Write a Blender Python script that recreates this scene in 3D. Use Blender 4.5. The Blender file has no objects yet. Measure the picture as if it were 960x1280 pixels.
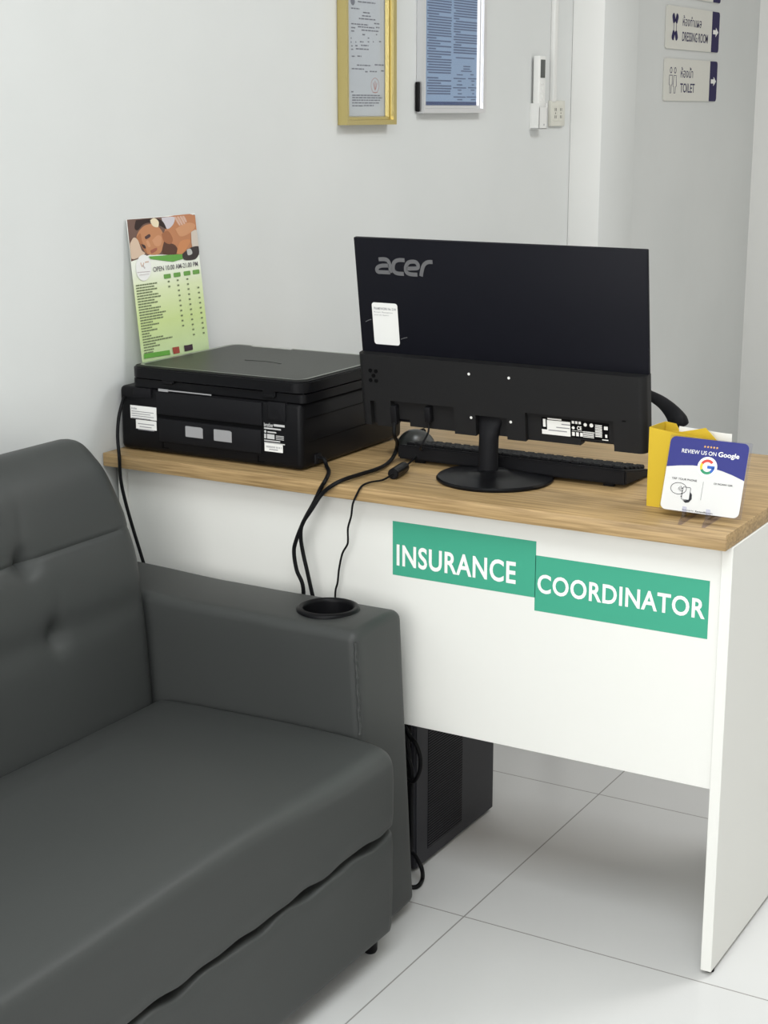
import bpy, bmesh, math, random
from math import sin, cos, pi, radians, sqrt, exp
from mathutils import Vector, Matrix
from mathutils.geometry import tessellate_polygon
random.seed(7)
S = bpy.context.scene
COL = S.collection

# ------------------------------------------------------------------ camera, world, light, exposure
FPX, CAM = 2007.4534, Vector((1.94111, -2.26786, 1.36908))
YAW, PITCH, ROLL = 0.530238, 0.244902, -0.0013609
_f = Vector((-sin(YAW)*cos(PITCH), cos(YAW)*cos(PITCH), -sin(PITCH)))
_r = _f.cross(Vector((0, 0, 1))).normalized(); _u = _r.cross(_f)
CR = cos(ROLL)*_r + sin(ROLL)*_u; CU = -sin(ROLL)*_r + cos(ROLL)*_u
cd = bpy.data.cameras.new('camera'); cam = bpy.data.objects.new('camera', cd); COL.objects.link(cam)
m = Matrix((CR, CU, -_f)).transposed().to_4x4(); m.translation = CAM; cam.matrix_world = m
cd.sensor_fit = 'VERTICAL'; cd.sensor_height = 24; cd.lens = 24*FPX/1280; cd.clip_start = .05
S.camera = cam

w = bpy.data.worlds.new('world'); S.world = w; w.use_nodes = True
w.node_tree.nodes['Background'].inputs[0].default_value = (.93, .97, 1, 1)
w.node_tree.nodes['Background'].inputs[1].default_value = .35

def area(name, loc, rot, sx, sy, power, col):
    l = bpy.data.lights.new(name, 'AREA'); l.shape = 'RECTANGLE'; l.size = sx; l.size_y = sy; l.energy = power; l.color = col
    o = bpy.data.objects.new(name, l); o.location = loc; o.rotation_euler = rot; COL.objects.link(o); return o
# daylight coming in through the glass shopfront behind the camera, and unseen ceiling lamps added as fill
area('shopfront_daylight', (1.55, -4.3, 1.55), (radians(90), 0, 0), 2.7, 2.3, 92, (1, .992, .97))
area('ceiling_fill_light', (1.6, -1.6, 2.76), (0, 0, 0), 1.2, 1.2, 43, (.94, .985, 1))
area('ceiling_fill_light.001', (1.9, 1.1, 2.76), (0, 0, 0), .6, .6, 28, (.95, .985, 1))  # unseen lamp, added to brighten the left wall and the signs
area('ceiling_fill_light.002', (2.6, 1.9, 2.76), (0, 0, 0), .6, .6, 9, (1, .84, .70))  # unseen warm lamp, added to tint the sign wall and brighten the floor
S.view_settings.view_transform = 'Standard'; S.view_settings.look = 'None'
S.view_settings.exposure = 0.0; S.view_settings.gamma = 1; S.view_settings.use_curve_mapping = False
try: S.cycles.use_denoising = True
except Exception: pass

# ------------------------------------------------------------------ measuring: where a sight line meets a real plane
def on(ax, v, x, y):
    d = CR*((x-480)/FPX) + CU*(-(y-640)/FPX) + _f
    return CAM + d*((v-CAM[ax])/d[ax])

# ------------------------------------------------------------------ materials
MATS = {}
def mat(name, col, rough=.5, spec=.5, metal=0, coat=0, trans=0, ior=1.45, alpha=1):
    if name in MATS: return MATS[name]
    m = bpy.data.materials.new(name); m.use_nodes = True; b = m.node_tree.nodes['Principled BSDF']
    b.inputs['Base Color'].default_value = (*col, 1); b.inputs['Roughness'].default_value = rough
    b.inputs['Specular IOR Level'].default_value = spec; b.inputs['Metallic'].default_value = metal
    b.inputs['Coat Weight'].default_value = coat; b.inputs['Transmission Weight'].default_value = trans
    b.inputs['IOR'].default_value = ior
    MATS[name] = m; return m
def nodes(m): return m.node_tree.nodes, m.node_tree.links, m.node_tree.nodes['Principled BSDF']
def add_bump(m, scale, strength, dist=.001, detail=3, stretch=(1, 1, 1), coords='Object'):
    N, L, b = nodes(m)
    tc = N.new('ShaderNodeTexCoord'); mp = N.new('ShaderNodeMapping'); mp.inputs['Scale'].default_value = stretch
    n = N.new('ShaderNodeTexNoise'); n.inputs['Scale'].default_value = scale; n.inputs['Detail'].default_value = detail
    bp = N.new('ShaderNodeBump'); bp.inputs['Strength'].default_value = strength; bp.inputs['Distance'].default_value = dist
    L.new(tc.outputs[coords], mp.inputs[0]); L.new(mp.outputs[0], n.inputs[0]); L.new(n.outputs[0], bp.inputs['Height']); L.new(bp.outputs[0], b.inputs['Normal'])
    return n
def vary(m, c0, c1, scale, stretch=(1, 1, 1), lo=.35, hi=.65, detail=4):
    N, L, b = nodes(m)
    tc = N.new('ShaderNodeTexCoord'); mp = N.new('ShaderNodeMapping'); mp.inputs['Scale'].default_value = stretch
    n = N.new('ShaderNodeTexNoise'); n.inputs['Scale'].default_value = scale; n.inputs['Detail'].default_value = detail
    r = N.new('ShaderNodeValToRGB'); r.color_ramp.elements[0].color = (*c0, 1); r.color_ramp.elements[1].color = (*c1, 1)
    r.color_ramp.elements[0].position = lo; r.color_ramp.elements[1].position = hi
    L.new(tc.outputs['Object'], mp.inputs[0]); L.new(mp.outputs[0], n.inputs[0]); L.new(n.outputs[0], r.inputs[0]); L.new(r.outputs[0], b.inputs['Base Color'])

wall_m = mat('white_wall_paint', (.70, .715, .705), .6, .3); vary(wall_m, (.685, .70, .692), (.715, .728, .72), 2.2, (1, 1, 1)); add_bump(wall_m, 60, .12, .001)
ceil_m = mat('ceiling_paint', (.8, .8, .78), .7)
lit_paint_m = mat('lit_white_paint', (.84, .84, .82), .5)  # paint made lighter, standing in for daylight on faces towards the shopfront
floor_m = mat('glossy_floor_tile', (.66, .66, .655), .22, .45)
def tile_floor():
    N, L, b = nodes(floor_m)
    tc = N.new('ShaderNodeTexCoord'); sp = N.new('ShaderNodeSeparateXYZ'); L.new(tc.outputs['Object'], sp.inputs[0])
    def line(out, off):
        a = N.new('ShaderNodeMath'); a.operation = 'SUBTRACT'; a.inputs[1].default_value = off-6; L.new(out, a.inputs[0])
        d = N.new('ShaderNodeMath'); d.operation = 'PINGPONG'; d.inputs[1].default_value = .3; L.new(a.outputs[0], d.inputs[0])
        g = N.new('ShaderNodeMath'); g.operation = 'LESS_THAN'; g.inputs[1].default_value = .0014; L.new(d.outputs[0], g.inputs[0]); return g.outputs[0]
    gx = line(sp.outputs[0], .7683); gy = line(sp.outputs[1], .0076)
    mx = N.new('ShaderNodeMath'); mx.operation = 'MAXIMUM'; L.new(gx, mx.inputs[0]); L.new(gy, mx.inputs[1])
    n = N.new('ShaderNodeTexNoise'); n.inputs['Scale'].default_value = 1.7; n.inputs['Detail'].default_value = 3; L.new(tc.outputs['Object'], n.inputs[0])
    r = N.new('ShaderNodeValToRGB'); r.color_ramp.elements[0].color = (.64, .64, .635, 1); r.color_ramp.elements[1].color = (.68, .68, .672, 1); L.new(n.outputs[0], r.inputs[0])
    mi = N.new('ShaderNodeMix'); mi.data_type = 'RGBA'; mi.inputs[7].default_value = (.33, .32, .31, 1)
    L.new(mx.outputs[0], mi.inputs[0]); L.new(r.outputs[0], mi.inputs[6]); L.new(mi.outputs[2], b.inputs['Base Color'])
    bp = N.new('ShaderNodeBump'); bp.invert = True; bp.inputs['Strength'].default_value = .4; bp.inputs['Distance'].default_value = .001
    L.new(mx.outputs[0], bp.inputs['Height']); L.new(bp.outputs[0], b.inputs['Normal'])
tile_floor()
lam_m = mat('white_laminate', (.79, .788, .752), .45, .4)
wood_m = mat('oak_laminate', (.4, .28, .15), .42, .45)
def wood():
    N, L, b = nodes(wood_m)
    tc = N.new('ShaderNodeTexCoord'); mp = N.new('ShaderNodeMapping'); mp.inputs['Scale'].default_value = (3.0, 60, 95)
    n = N.new('ShaderNodeTexNoise'); n.inputs['Scale'].default_value = 2.4; n.inputs['Detail'].default_value = 7; n.inputs['Distortion'].default_value = .6
    r = N.new('ShaderNodeValToRGB'); e = r.color_ramp.elements
    e[0].position = .36; e[0].color = (.29, .19, .085, 1); e[1].position = .64; e[1].color = (.485, .33, .160, 1)
    L.new(tc.outputs['Object'], mp.inputs[0]); L.new(mp.outputs[0], n.inputs[0]); L.new(n.outputs[0], r.inputs[0]); L.new(r.outputs[0], b.inputs['Base Color'])
    bp = N.new('ShaderNodeBump'); bp.inputs['Strength'].default_value = .15; bp.inputs['Distance'].default_value = .0006
    L.new(n.outputs[0], bp.inputs['Height']); L.new(bp.outputs[0], b.inputs['Normal'])
wood()
leather = mat('charcoal_leatherette', (.050, .053, .0517), .46, .5, ior=1.33)
add_bump(leather, 420, .12, .0006, 2)
blk = mat('black_plastic', (.0062, .0062, .0072), .36, .14)
blk_matte = mat('matte_black_plastic', (.010, .010, .0115), .55, .12); add_bump(blk_matte, 900, .1, .0004, 1)
blk_dark = mat('recess_black', (.0025, .0025, .003), .6, .08)
panel_blk = mat('monitor_back_black', (.0068, .0070, .0105), .40, .11)
chin_m = mat('monitor_housing_grey_black', (.0165, .0165, .0172), .48, .15)
lid_m = mat('printer_lid_textured', (.040, .043, .038), .42, .25); add_bump(lid_m, 500, .2, .0005, 1)
rubber = mat('black_rubber', (.007, .007, .0078), .5, .15)
case_m = mat('computer_case_paint', (.030, .030, .036), .42, .2)
steel = mat('steel', (.55, .55, .55), .35, .5, 1)
white_p = mat('white_plastic', (.80, .80, .78), .4)
white_paper = mat('white_paper', (.82, .82, .80), .7, .2)
cream_p = mat('cream_plastic', (.70, .69, .62), .45)
ink = mat('black_ink', (.03, .03, .035), .6, .2)
grey_ink = mat('grey_ink', (.3, .3, .32), .6, .2)
green_m = mat('green_sign_paper', (.055, .36, .235), .55, .3)
white_ink = mat('white_ink', (.88, .88, .86), .6, .2)
yellow_m = mat('yellow_card', (.62, .43, .035), .6, .2)
logo_grey = mat('logo_grey', (.12, .12, .125), .4)
navy = mat('navy_print', (.026, .020, .085), .6, .15)
indigo = mat('indigo_print', (.032, .036, .20), .4, .3)
gold = mat('gold_leaf_frame', (.60, .50, .22), .30, .5, 1); add_bump(gold, 320, .5, .0012, 3)
silver = mat('silver_frame', (.78, .78, .80), .32, .5, 1)
dark_screen = mat('dark_lcd', (.06, .065, .06), .25)
def clear_mat(name, tint=(1, 1, 1), rough=.02):
    m = bpy.data.materials.new(name); m.use_nodes = True; N = m.node_tree.nodes; L = m.node_tree.links
    N.remove(N['Principled BSDF']); out = N['Material Output']
    t = N.new('ShaderNodeBsdfTransparent'); t.inputs[0].default_value = (*tint, 1)
    g = N.new('ShaderNodeBsdfGlossy'); g.inputs['Roughness'].default_value = rough
    fr = N.new('ShaderNodeFresnel'); fr.inputs[0].default_value = 1.45
    ge = N.new('ShaderNodeNewGeometry'); inv = N.new('ShaderNodeMath'); inv.operation = 'SUBTRACT'; inv.inputs[0].default_value = 1; L.new(ge.outputs['Backfacing'], inv.inputs[1])
    mu = N.new('ShaderNodeMath'); mu.operation = 'MULTIPLY'; L.new(fr.outputs[0], mu.inputs[0]); L.new(inv.outputs[0], mu.inputs[1])
    mx = N.new('ShaderNodeMixShader'); L.new(mu.outputs[0], mx.inputs[0]); L.new(t.outputs[0], mx.inputs[1]); L.new(g.outputs[0], mx.inputs[2]); L.new(mx.outputs[0], out.inputs[0])
    return m
pane_m = clear_mat('picture_glass'); acrylic = clear_mat('clear_acrylic', (.90, .90, .95), .05)
tinted = clear_mat('tinted_acrylic', (.84, .84, .92), .06)

# ------------------------------------------------------------------ mesh helpers
ROOTM = {}
def finish(me, angle=35):
    for p in me.polygons: p.use_smooth = True
    me.set_sharp_from_angle(angle=radians(angle))
def obj(name, bm, material, parent=None, world=False, M=None, angle=35):
    """bm -> one mesh object; M places local geometry; world=True: geometry is in world coordinates"""
    if M is not None: bmesh.ops.transform(bm, matrix=M, verts=bm.verts)
    if world and parent is not None:
        r = parent
        while r.parent: r = r.parent
        bmesh.ops.transform(bm, matrix=ROOTM[r.name].inverted(), verts=bm.verts)
    me = bpy.data.meshes.new(name); bm.to_mesh(me); bm.free(); finish(me, angle)
    for mm in (material if isinstance(material, (list, tuple)) else [material]): me.materials.append(mm)
    o = bpy.data.objects.new(name, me); COL.objects.link(o)
    if parent is not None: o.parent = parent
    else: ROOTM[o.name] = Matrix()
    return o
def tag(o, label, cat, group=None):
    o['label'] = label; o['category'] = cat
    if group: o['group'] = group
    return o
def lab(o, label): o['label'] = label; return o
def thing(name, label, cat, loc=(0, 0, 0), group=None, M=None):
    o = bpy.data.objects.new(name, None); COL.objects.link(o); o.empty_display_size = .05
    mw = M if M is not None else Matrix.Translation(loc)
    o.matrix_world = mw; ROOTM[o.name] = mw.copy()
    return tag(o, label, cat, group)
def struct(name, bm, material):
    o = obj(name, bm, material); o['kind'] = 'structure'; return o
def B(): return bmesh.new()
def box(bm, x0, x1, y0, y1, z0, z1, r=0, seg=3, edges=None, mi=0):
    """box, bevelled by r on all edges or, with edges='z' / 'x' / 'y', only on the edges along that axis"""
    r0 = bmesh.ops.create_cube(bm, size=1); vs = r0['verts']
    for v in vs:
        v.co = Vector(((x0+x1)/2+v.co.x*(x1-x0), (y0+y1)/2+v.co.y*(y1-y0), (z0+z1)/2+v.co.z*(z1-z0)))
    es = {e for v in vs for e in v.link_edges}
    for f in {f for v in vs for f in v.link_faces}: f.material_index = mi
    if r > 0:
        if edges:
            ax = 'xyz'.index(edges)
            es = [e for e in es if abs(e.verts[0].co[ax]-e.verts[1].co[ax]) > 1e-6 and all(abs(e.verts[0].co[k]-e.verts[1].co[k]) < 1e-6 for k in range(3) if k != ax)]
        bmesh.ops.bevel(bm, geom=list(es), offset=r, segments=seg, affect='EDGES', profile=.5, clamp_overlap=True)
    return bm
def poly(bm, pts3, mi=0):
    vs = [bm.verts.new(p) for p in pts3]
    try:
        f = bm.faces.new(vs); f.material_index = mi
        return f
    except ValueError: return None
def prism(bm, pts, M, h, mi=0):
    """2-D outline extruded by h along the local z of M (front face at z = h)"""
    a = [bm.verts.new(M @ Vector((x, y, 0))) for x, y in pts]; b = [bm.verts.new(M @ Vector((x, y, h))) for x, y in pts]
    n = len(pts); fs = [bm.faces.new(b), bm.faces.new(a[::-1])]
    for i in range(n): fs.append(bm.faces.new((a[i], a[(i+1) % n], b[(i+1) % n], b[i])))
    for f in fs: f.material_index = mi
    return bm
def frame(o, ux, uy):
    """matrix: local x -> ux, local y -> uy, local z -> normal"""
    ux = Vector(ux); uy = Vector(uy); n = ux.cross(uy).normalized()
    m = Matrix((ux, uy, n)).transposed().to_4x4(); m.translation = Vector(o); return m
def rrect(x0, x1, y0, y1, r, n=6):
    out = []
    for cx, cy, a0 in ((x1-r, y1-r, 0), (x0+r, y1-r, 90), (x0+r, y0+r, 180), (x1-r, y0+r, 270)):
        for k in range(n+1):
            a = radians(a0+90*k/n); out.append((cx+r*cos(a), cy+r*sin(a)))
    return out
def circ(cx, cy, rx, ry=None, n=24, a0=0, a1=360):
    ry = ry or rx
    full = abs(a1-a0) >= 360
    return [(cx+rx*cos(radians(a0+(a1-a0)*k/(n if full else n-1))), cy+ry*sin(radians(a0+(a1-a0)*k/(n if full else n-1)))) for k in range(n)]
def catmull(P, n=8):
    P = [Vector(p) for p in P]; out = []
    for i in range(len(P)-1):
        p0, p1, p2, p3 = P[max(i-1, 0)], P[i], P[i+1], P[min(i+2, len(P)-1)]
        for k in range(n):
            t = k/n
            out.append(.5*((2*p1)+(-p0+p2)*t+(2*p0-5*p1+4*p2-p3)*t*t+(-p0+3*p1-3*p2+p3)*t*t*t))
    out.append(P[-1]); return out
def tube(bm, pts, r, n=10, smooth=8, rfun=None, flat=1.0, upref=None):
    C = catmull(pts, smooth) if smooth else [Vector(p) for p in pts]
    rings = []; T = (C[1]-C[0]).normalized(); nrm = T.orthogonal().normalized()
    if upref is not None: nrm = (Vector(upref)-T*T.dot(Vector(upref))).normalized()
    for i, c in enumerate(C):
        t = (C[min(i+1, len(C)-1)]-C[max(i-1, 0)]).normalized()
        nrm = (nrm-t*nrm.dot(t)).normalized(); bn = t.cross(nrm)
        rr = rfun(i/(len(C)-1)) if rfun else r
        rings.append([bm.verts.new(c+nrm*(rr*flat*cos(2*pi*k/n))+bn*(rr*sin(2*pi*k/n))) for k in range(n)])
    for a, b in zip(rings, rings[1:]):
        for k in range(n): bm.faces.new((a[k], a[(k+1) % n], b[(k+1) % n], b[k]))
    bm.faces.new(rings[0][::-1]); bm.faces.new(rings[-1]); return bm
def lathe(bm, prof, c=(0, 0, 0), n=48, M=None):
    rings = []
    for r, z in prof:
        if r < 1e-6: rings.append([bm.verts.new((0, 0, z))])
        else: rings.append([bm.verts.new((r*cos(2*pi*k/n), r*sin(2*pi*k/n), z)) for k in range(n)])
    new = [v for rr in rings for v in rr]
    for a, b in zip(rings, rings[1:]):
        for k in range(n):
            if len(a) == 1 and len(b) == 1: continue
            if len(a) == 1: bm.faces.new((a[0], b[(k+1) % n], b[k]))
            elif len(b) == 1: bm.faces.new((a[k], a[(k+1) % n], b[0]))
            else: bm.faces.new((a[k], a[(k+1) % n], b[(k+1) % n], b[k]))
    mm = M if M is not None else Matrix.Translation(c)
    bmesh.ops.transform(bm, matrix=mm, verts=new); bmesh.ops.recalc_face_normals(bm, faces=bm.faces); return bm
def ribbon(bm, pts, wd, M, h=.0004, smooth=6, closed=False, mi=0):
    """a stroke of width wd along 2-D pts, as a thin solid on M"""
    P = [Vector((p[0], p[1], 0)) for p in pts]
    C = catmull(P, smooth) if smooth else P
    n = len(C); Lp, Rp = [], []
    for i in range(n):
        if closed: a, b = C[(i-1) % n], C[(i+1) % n]
        else: a, b = C[max(i-1, 0)], C[min(i+1, n-1)]
        t = (b-a).normalized(); nn = Vector((-t.y, t.x, 0))*wd/2
        Lp.append(C[i]+nn); Rp.append(C[i]-nn)
    up = Vector((0, 0, h))
    v = [[bm.verts.new(M @ q) for q in row] for row in (Lp, Rp, [q+up for q in Lp], [q+up for q in Rp])]
    rng = range(n if closed else n-1); fs = []
    for i in rng:
        j = (i+1) % n
        fs.append(bm.faces.new((v[2][i], v[3][i], v[3][j], v[2][j])))
        fs.append(bm.faces.new((v[0][i], v[2][i], v[2][j], v[0][j])))
        fs.append(bm.faces.new((v[1][i], v[1][j], v[3][j], v[3][i])))
    if not closed:
        fs.append(bm.faces.new((v[0][0], v[1][0], v[3][0], v[2][0]))); fs.append(bm.faces.new((v[0][-1], v[2][-1], v[3][-1], v[1][-1])))
    for f in fs: f.material_index = mi
    return bm
def text(bm, s, x0, x1, y0, y1, M, bold=0., h=.0003, mi=0, shear=0, space=1.0):
    """lettering fitted into the rectangle x0..x1, y0..y1 of M's plane"""
    c = bpy.data.curves.new('lettering', 'FONT'); c.body = s; c.offset = bold; c.space_character = space; c.resolution_u = 4; c.shear = shear
    o = bpy.data.objects.new('lettering', c); COL.objects.link(o); bpy.context.view_layer.update()
    me = o.evaluated_get(bpy.context.evaluated_depsgraph_get()).to_mesh()
    co = [v.co.copy() for v in me.vertices]; fs = [tuple(p.vertices) for p in me.polygons]
    bpy.data.objects.remove(o); bpy.data.curves.remove(c)
    if not co: return bm
    a0, a1 = min(p.x for p in co), max(p.x for p in co); b0, b1 = min(p.y for p in co), max(p.y for p in co)
    vs = [bm.verts.new(M @ Vector((x0+(p.x-a0)/(a1-a0)*(x1-x0), y0+(p.y-b0)/(b1-b0)*(y1-y0), h))) for p in co]
    for f in fs:
        try: bm.faces.new([vs[i] for i in f]).material_index = mi
        except ValueError: pass
    return bm
def rect(bm, x0, x1, y0, y1, M, h=.0003, mi=0):
    poly(bm, [M @ Vector((x, y, h)) for x, y in ((x0, y0), (x1, y0), (x1, y1), (x0, y1))], mi); return bm
def shape(bm, pts, M, h=.0003, mi=0):
    vs = [bm.verts.new(M @ Vector((x, y, h))) for x, y in pts]
    for t in tessellate_polygon([[Vector((x, y, 0)) for x, y in pts]]):
        f = bm.faces.new([vs[i] for i in t]); f.material_index = mi
    bmesh.ops.recalc_face_normals(bm, faces=bm.faces)
    return bm
def cut(o, bm, ang=35):
    """boolean a cutter out of a finished mesh object"""
    me = bpy.data.meshes.new('cutter'); bm.to_mesh(me); bm.free(); c = bpy.data.objects.new('cutter', me); COL.objects.link(c)
    md = o.modifiers.new('cut', 'BOOLEAN'); md.operation = 'DIFFERENCE'; md.object = c; md.solver = 'EXACT'
    pm = o.parent; o.parent = None; bpy.context.view_layer.update()
    ne = bpy.data.meshes.new_from_object(o.evaluated_get(bpy.context.evaluated_depsgraph_get()))
    o.modifiers.clear(); old = o.data; ne.name = old.name; o.data = ne; bpy.data.meshes.remove(old)
    finish(ne, ang); o.parent = pm
    bpy.data.objects.remove(c); bpy.data.meshes.remove(me)
def interp(tab, x):
    if x <= tab[0][0]: return tab[0][1]
    for (a, b), (c, d) in zip(tab, tab[1:]):
        if x <= c: return b+(d-b)*(x-a)/(c-a)
    return tab[-1][1]

# ------------------------------------------------------------------ the room
b = box(B(), -.3, 4.6, -4.5, 5.2, -.1, 0); o = struct('floor', b, floor_m)
b = box(B(), -.15, 0, -4.5, 5.2, 0, 2.8); struct('wall_left', b, wall_m)
b = box(B(), 0, 4.5, 3.80, 3.95, 0, 2.8); struct('wall_back', b, lit_paint_m)  # lighter paint puts daylight into this wall's colour
b = box(B(), 4.5, 4.65, -4.5, 5.2, 0, 2.8); struct('wall_right', b, mat('right_wall_paint', (.70, .70, .68), .6))
b = box(B(), -.15, 4.65, -4.5, 5.2, 2.8, 2.9); struct('ceiling', b, ceil_m)
b = B(); box(b, -.15, .15, -4.62, -4.5, 0, 2.8); box(b, 4.0, 4.65, -4.62, -4.5, 0, 2.8); box(b, .15, 4.0, -4.62, -4.5, 2.75, 2.8); struct('wall_front', b, wall_m)
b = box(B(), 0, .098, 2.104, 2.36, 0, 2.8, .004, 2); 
for f in b.faces: f.material_index = 1 if f.calc_center_median().x > .09 and abs(f.normal.x) > .9 else 0  # side gets plain wall paint; the front's daylight is painted in
struct('pillar_left', b, [lit_paint_m, wall_m])
# electrical trunking running down the wall to the outlet
t = tag(obj('cable_trunking', box(B(), 0, .013, 1.957, 1.981, 1.392, 2.8, .003, 2), white_p), 'thin white vertical cable trunking on wall above the power outlet', 'trunking')

# ------------------------------------------------------------------ desk
desk = thing('office_desk', 'white office desk with oak wood top, jutting out from the wall', 'desk', (.6, .3, 0))
XR = 1.207
obj('desk_top', box(B(), .003, XR, 0, .6, .725, .75, .0012, 2), wood_m, desk, True)['label'] = 'oak laminate desk top'
for x0, x1 in ((.012, .030), (1.191, 1.209)):
    obj('end_panel', box(B(), x0, x1, .03, .585, .008, .7245, .0008, 1), lam_m, desk, True)
    for y in (.05, .56): obj('foot', lathe(B(), [(0, 0), (.008, 0), (.008, .012), (0, .012)], ((x0+x1)/2, y, 0), 16), rubber, desk, True)
obj('modesty_panel', box(B(), .030, 1.191, .036, .052, .3225, .7245, .0006, 1), lam_m, desk, True)

# green signs stuck on the panel
def green_sign(word, X0, X1, Z0, Z1, tx0, tx1, tz0, tz1, label):
    y = .0357
    M = frame((0, y, 0), (1, 0, 0), (0, 0, 1))
    o = obj('paper_sign', box(B(), X0, X1, y, .036, Z0, Z1), green_m); tag(o, label, 'sign', 'green paper signs on the desk front')
    obj('lettering', text(B(), word, tx0, tx1, tz0, tz1, M, .022, space=1.07), white_ink, o)
    return o
def P36(x, y): return on(1, .036, x, y)
a = P36(491, 651); c = P36(669, 747); l0 = P36(496, 707); l1 = P36(645, 712)
green_sign('INSURANCE', a.x, c.x, c.z, a.z, P36(496, 695).x, P36(645, 712).x, P36(497, 707).z, P36(497, 680).z, 'green paper sign lettered INSURANCE on white desk front')
a2 = P36(669.5, 694); c2 = P36(884, 799)
green_sign('COORDINATOR', a2.x, c2.x, c2.z, a2.z, P36(672, 730).x, P36(882, 755).x, P36(673, 741).z, P36(673, 717).z, 'green paper sign lettered COORDINATOR on white desk front')

# ------------------------------------------------------------------ sofa
sofa = thing('sofa', 'charcoal leatherette sofa with buttoned back and cup-holder arm', 'sofa', (.4, -.95, 0))
YR, YL = -.168, -1.75            # inner sides of the two arms
def gauss(d, s): return exp(-(d/s)**2)
def sofa_back():
    ctl = [(.255, .30), (.247, .384), (.236, .5), (.224, .614), (.210, .67), (.198, .71), (.176, .768), (.154, .800), (.122, .823), (.088, .821), (.058, .80), (.042, .76), (.035, .6), (.032, .30)]
    prof = catmull([(x, z, 0) for x, z in ctl], 9)
    n = len(prof); bm = B(); rings = []
    nor = []
    for i in range(n):
        t = (prof[min(i+1, n-1)]-prof[max(i-1, 0)]).normalized(); nor.append(Vector((t.y, -t.x)))
    def inset(d, r): return r*(1-sqrt(max(0, 1-((r-d)/r)**2))) if d < r else 0
    ys = []; y = YR
    step = 0
    while y > YL+1e-6:
        ys.append(y); step = min(step+.0012, .009); y -= step
    ys.append(YL)
    for y in ys:
        ring = []
        dl = min(YR-y, y-YL)+.0005
        for i, (q, nn) in enumerate(zip(prof, nor)):
            x, z = q.x, q.y
            d = inset(dl, .035)
            if z > .70: d = inset(dl, .035+.020*min(1, (z-.70)/.1))
            front = 1 if i < n*.62 else 0
            if front:
                puff = .008*sin(pi*min(1, max(0, (z-.30)/.5)))
                g = 0
                for sz in (.676, .546):
                    g += (.0036*gauss(z-sz, .0021)+.0042*gauss(z-sz, .020))*min(1, dl/.05)+.0008*gauss(z-sz, .0026)
                    for k in range(5):
                        by = -.442-.33*k if sz > .6 else -.405-.33*k
                        rr = sqrt((y-by)**2+(z-sz)**2)
                        g += .017*gauss(rr, .022)+.009*gauss(rr, .006)
                        # little creases running out of each button
                        g += .0022*gauss((y-by)-.25*(z-sz), .006)*gauss(z-sz-.035, .05)
                d += g-puff
            ring.append(bm.verts.new((x-nn.x*d, y, z-nn.y*d)))
        rings.append(ring)
    for a, c in zip(rings, rings[1:]):
        for i in range(n-1): bm.faces.new((a[i], a[i+1], c[i+1], c[i]))
        bm.faces.new((a[n-1], a[0], c[0], c[n-1]))
    bm.faces.new(rings[0][::-1]); bm.faces.new(rings[-1])
    bmesh.ops.recalc_face_normals(bm, faces=bm.faces)
    return bm
obj('backrest', sofa_back(), leather, sofa, True, angle=60)
def sofa_seat():
    bm = B(); rings = []
    ctl = [(.245, .25), (.245, .34), (.252, .362), (.29, .372), (.40, .376), (.52, .379), (.62, .379), (.685, .376), (.715, .370), (.731, .354), (.7355, .325), (.7355, .28), (.7345, .25), (.729, .2385), (.69, .237), (.60, .236)]
    prof = catmull([(x, z, 0) for x, z in ctl], 7); n = len(prof); nor = []
    for i in range(n):
        t = (prof[min(i+1, n-1)]-prof[max(i-1, 0)]).normalized(); nor.append(Vector((-t.y, t.x)))
    ys = []; y = YR-.004; step = 0; yl = YL+.004
    while y > yl+1e-6:
        ys.append(y); step = min(step+.0015, .012); y -= step
    ys.append(yl)
    for y in ys:
        d0 = min(YR-.004-y, y-yl)+.0004; r = .014
        d = r*(1-sqrt(max(0, 1-((r-d0)/r)**2))) if d0 < r else 0
        tt = min(1, d0/.42); crown = .013*tt*tt*(3-2*tt)
        ring = []
        for q, nn in zip(prof, nor):
            x, z = q.x, q.y
            cz = crown*max(0, min(1, (x-.25)/.10))*max(0, min(1, (z-.27)/.08)) if z > .27 else 0
            wav = 0; bul = 0
            if z < .262 and x > .66:
                k = max(0, (.262-z)/.026)
                wav = k*(.0022*sin(y*38+.6)+.0016*sin(y*71+1.2))*min(1, d0/.05); bul = k*.0015*sin(y*47)
            dimple = .0025*sin(y*9+1)*sin(x*11)
            ring.append(bm.verts.new((x-nn.x*d+bul, y, z-nn.y*d+cz+wav+(dimple if z > .35 and d0 > .03 else 0)*min(1, d0/.2))))
        rings.append(ring)
    for a, c in zip(rings, rings[1:]):
        for i in range(n-1): bm.faces.new((a[i], a[i+1], c[i+1], c[i]))
        bm.faces.new((a[n-1], a[0], c[0], c[n-1]))
    bm.faces.new(rings[0][::-1]); bm.faces.new(rings[-1]); bmesh.ops.recalc_face_normals(bm, faces=bm.faces)
    return bm
obj('seat_cushion', sofa_seat(), leather, sofa, True, angle=60)
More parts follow.
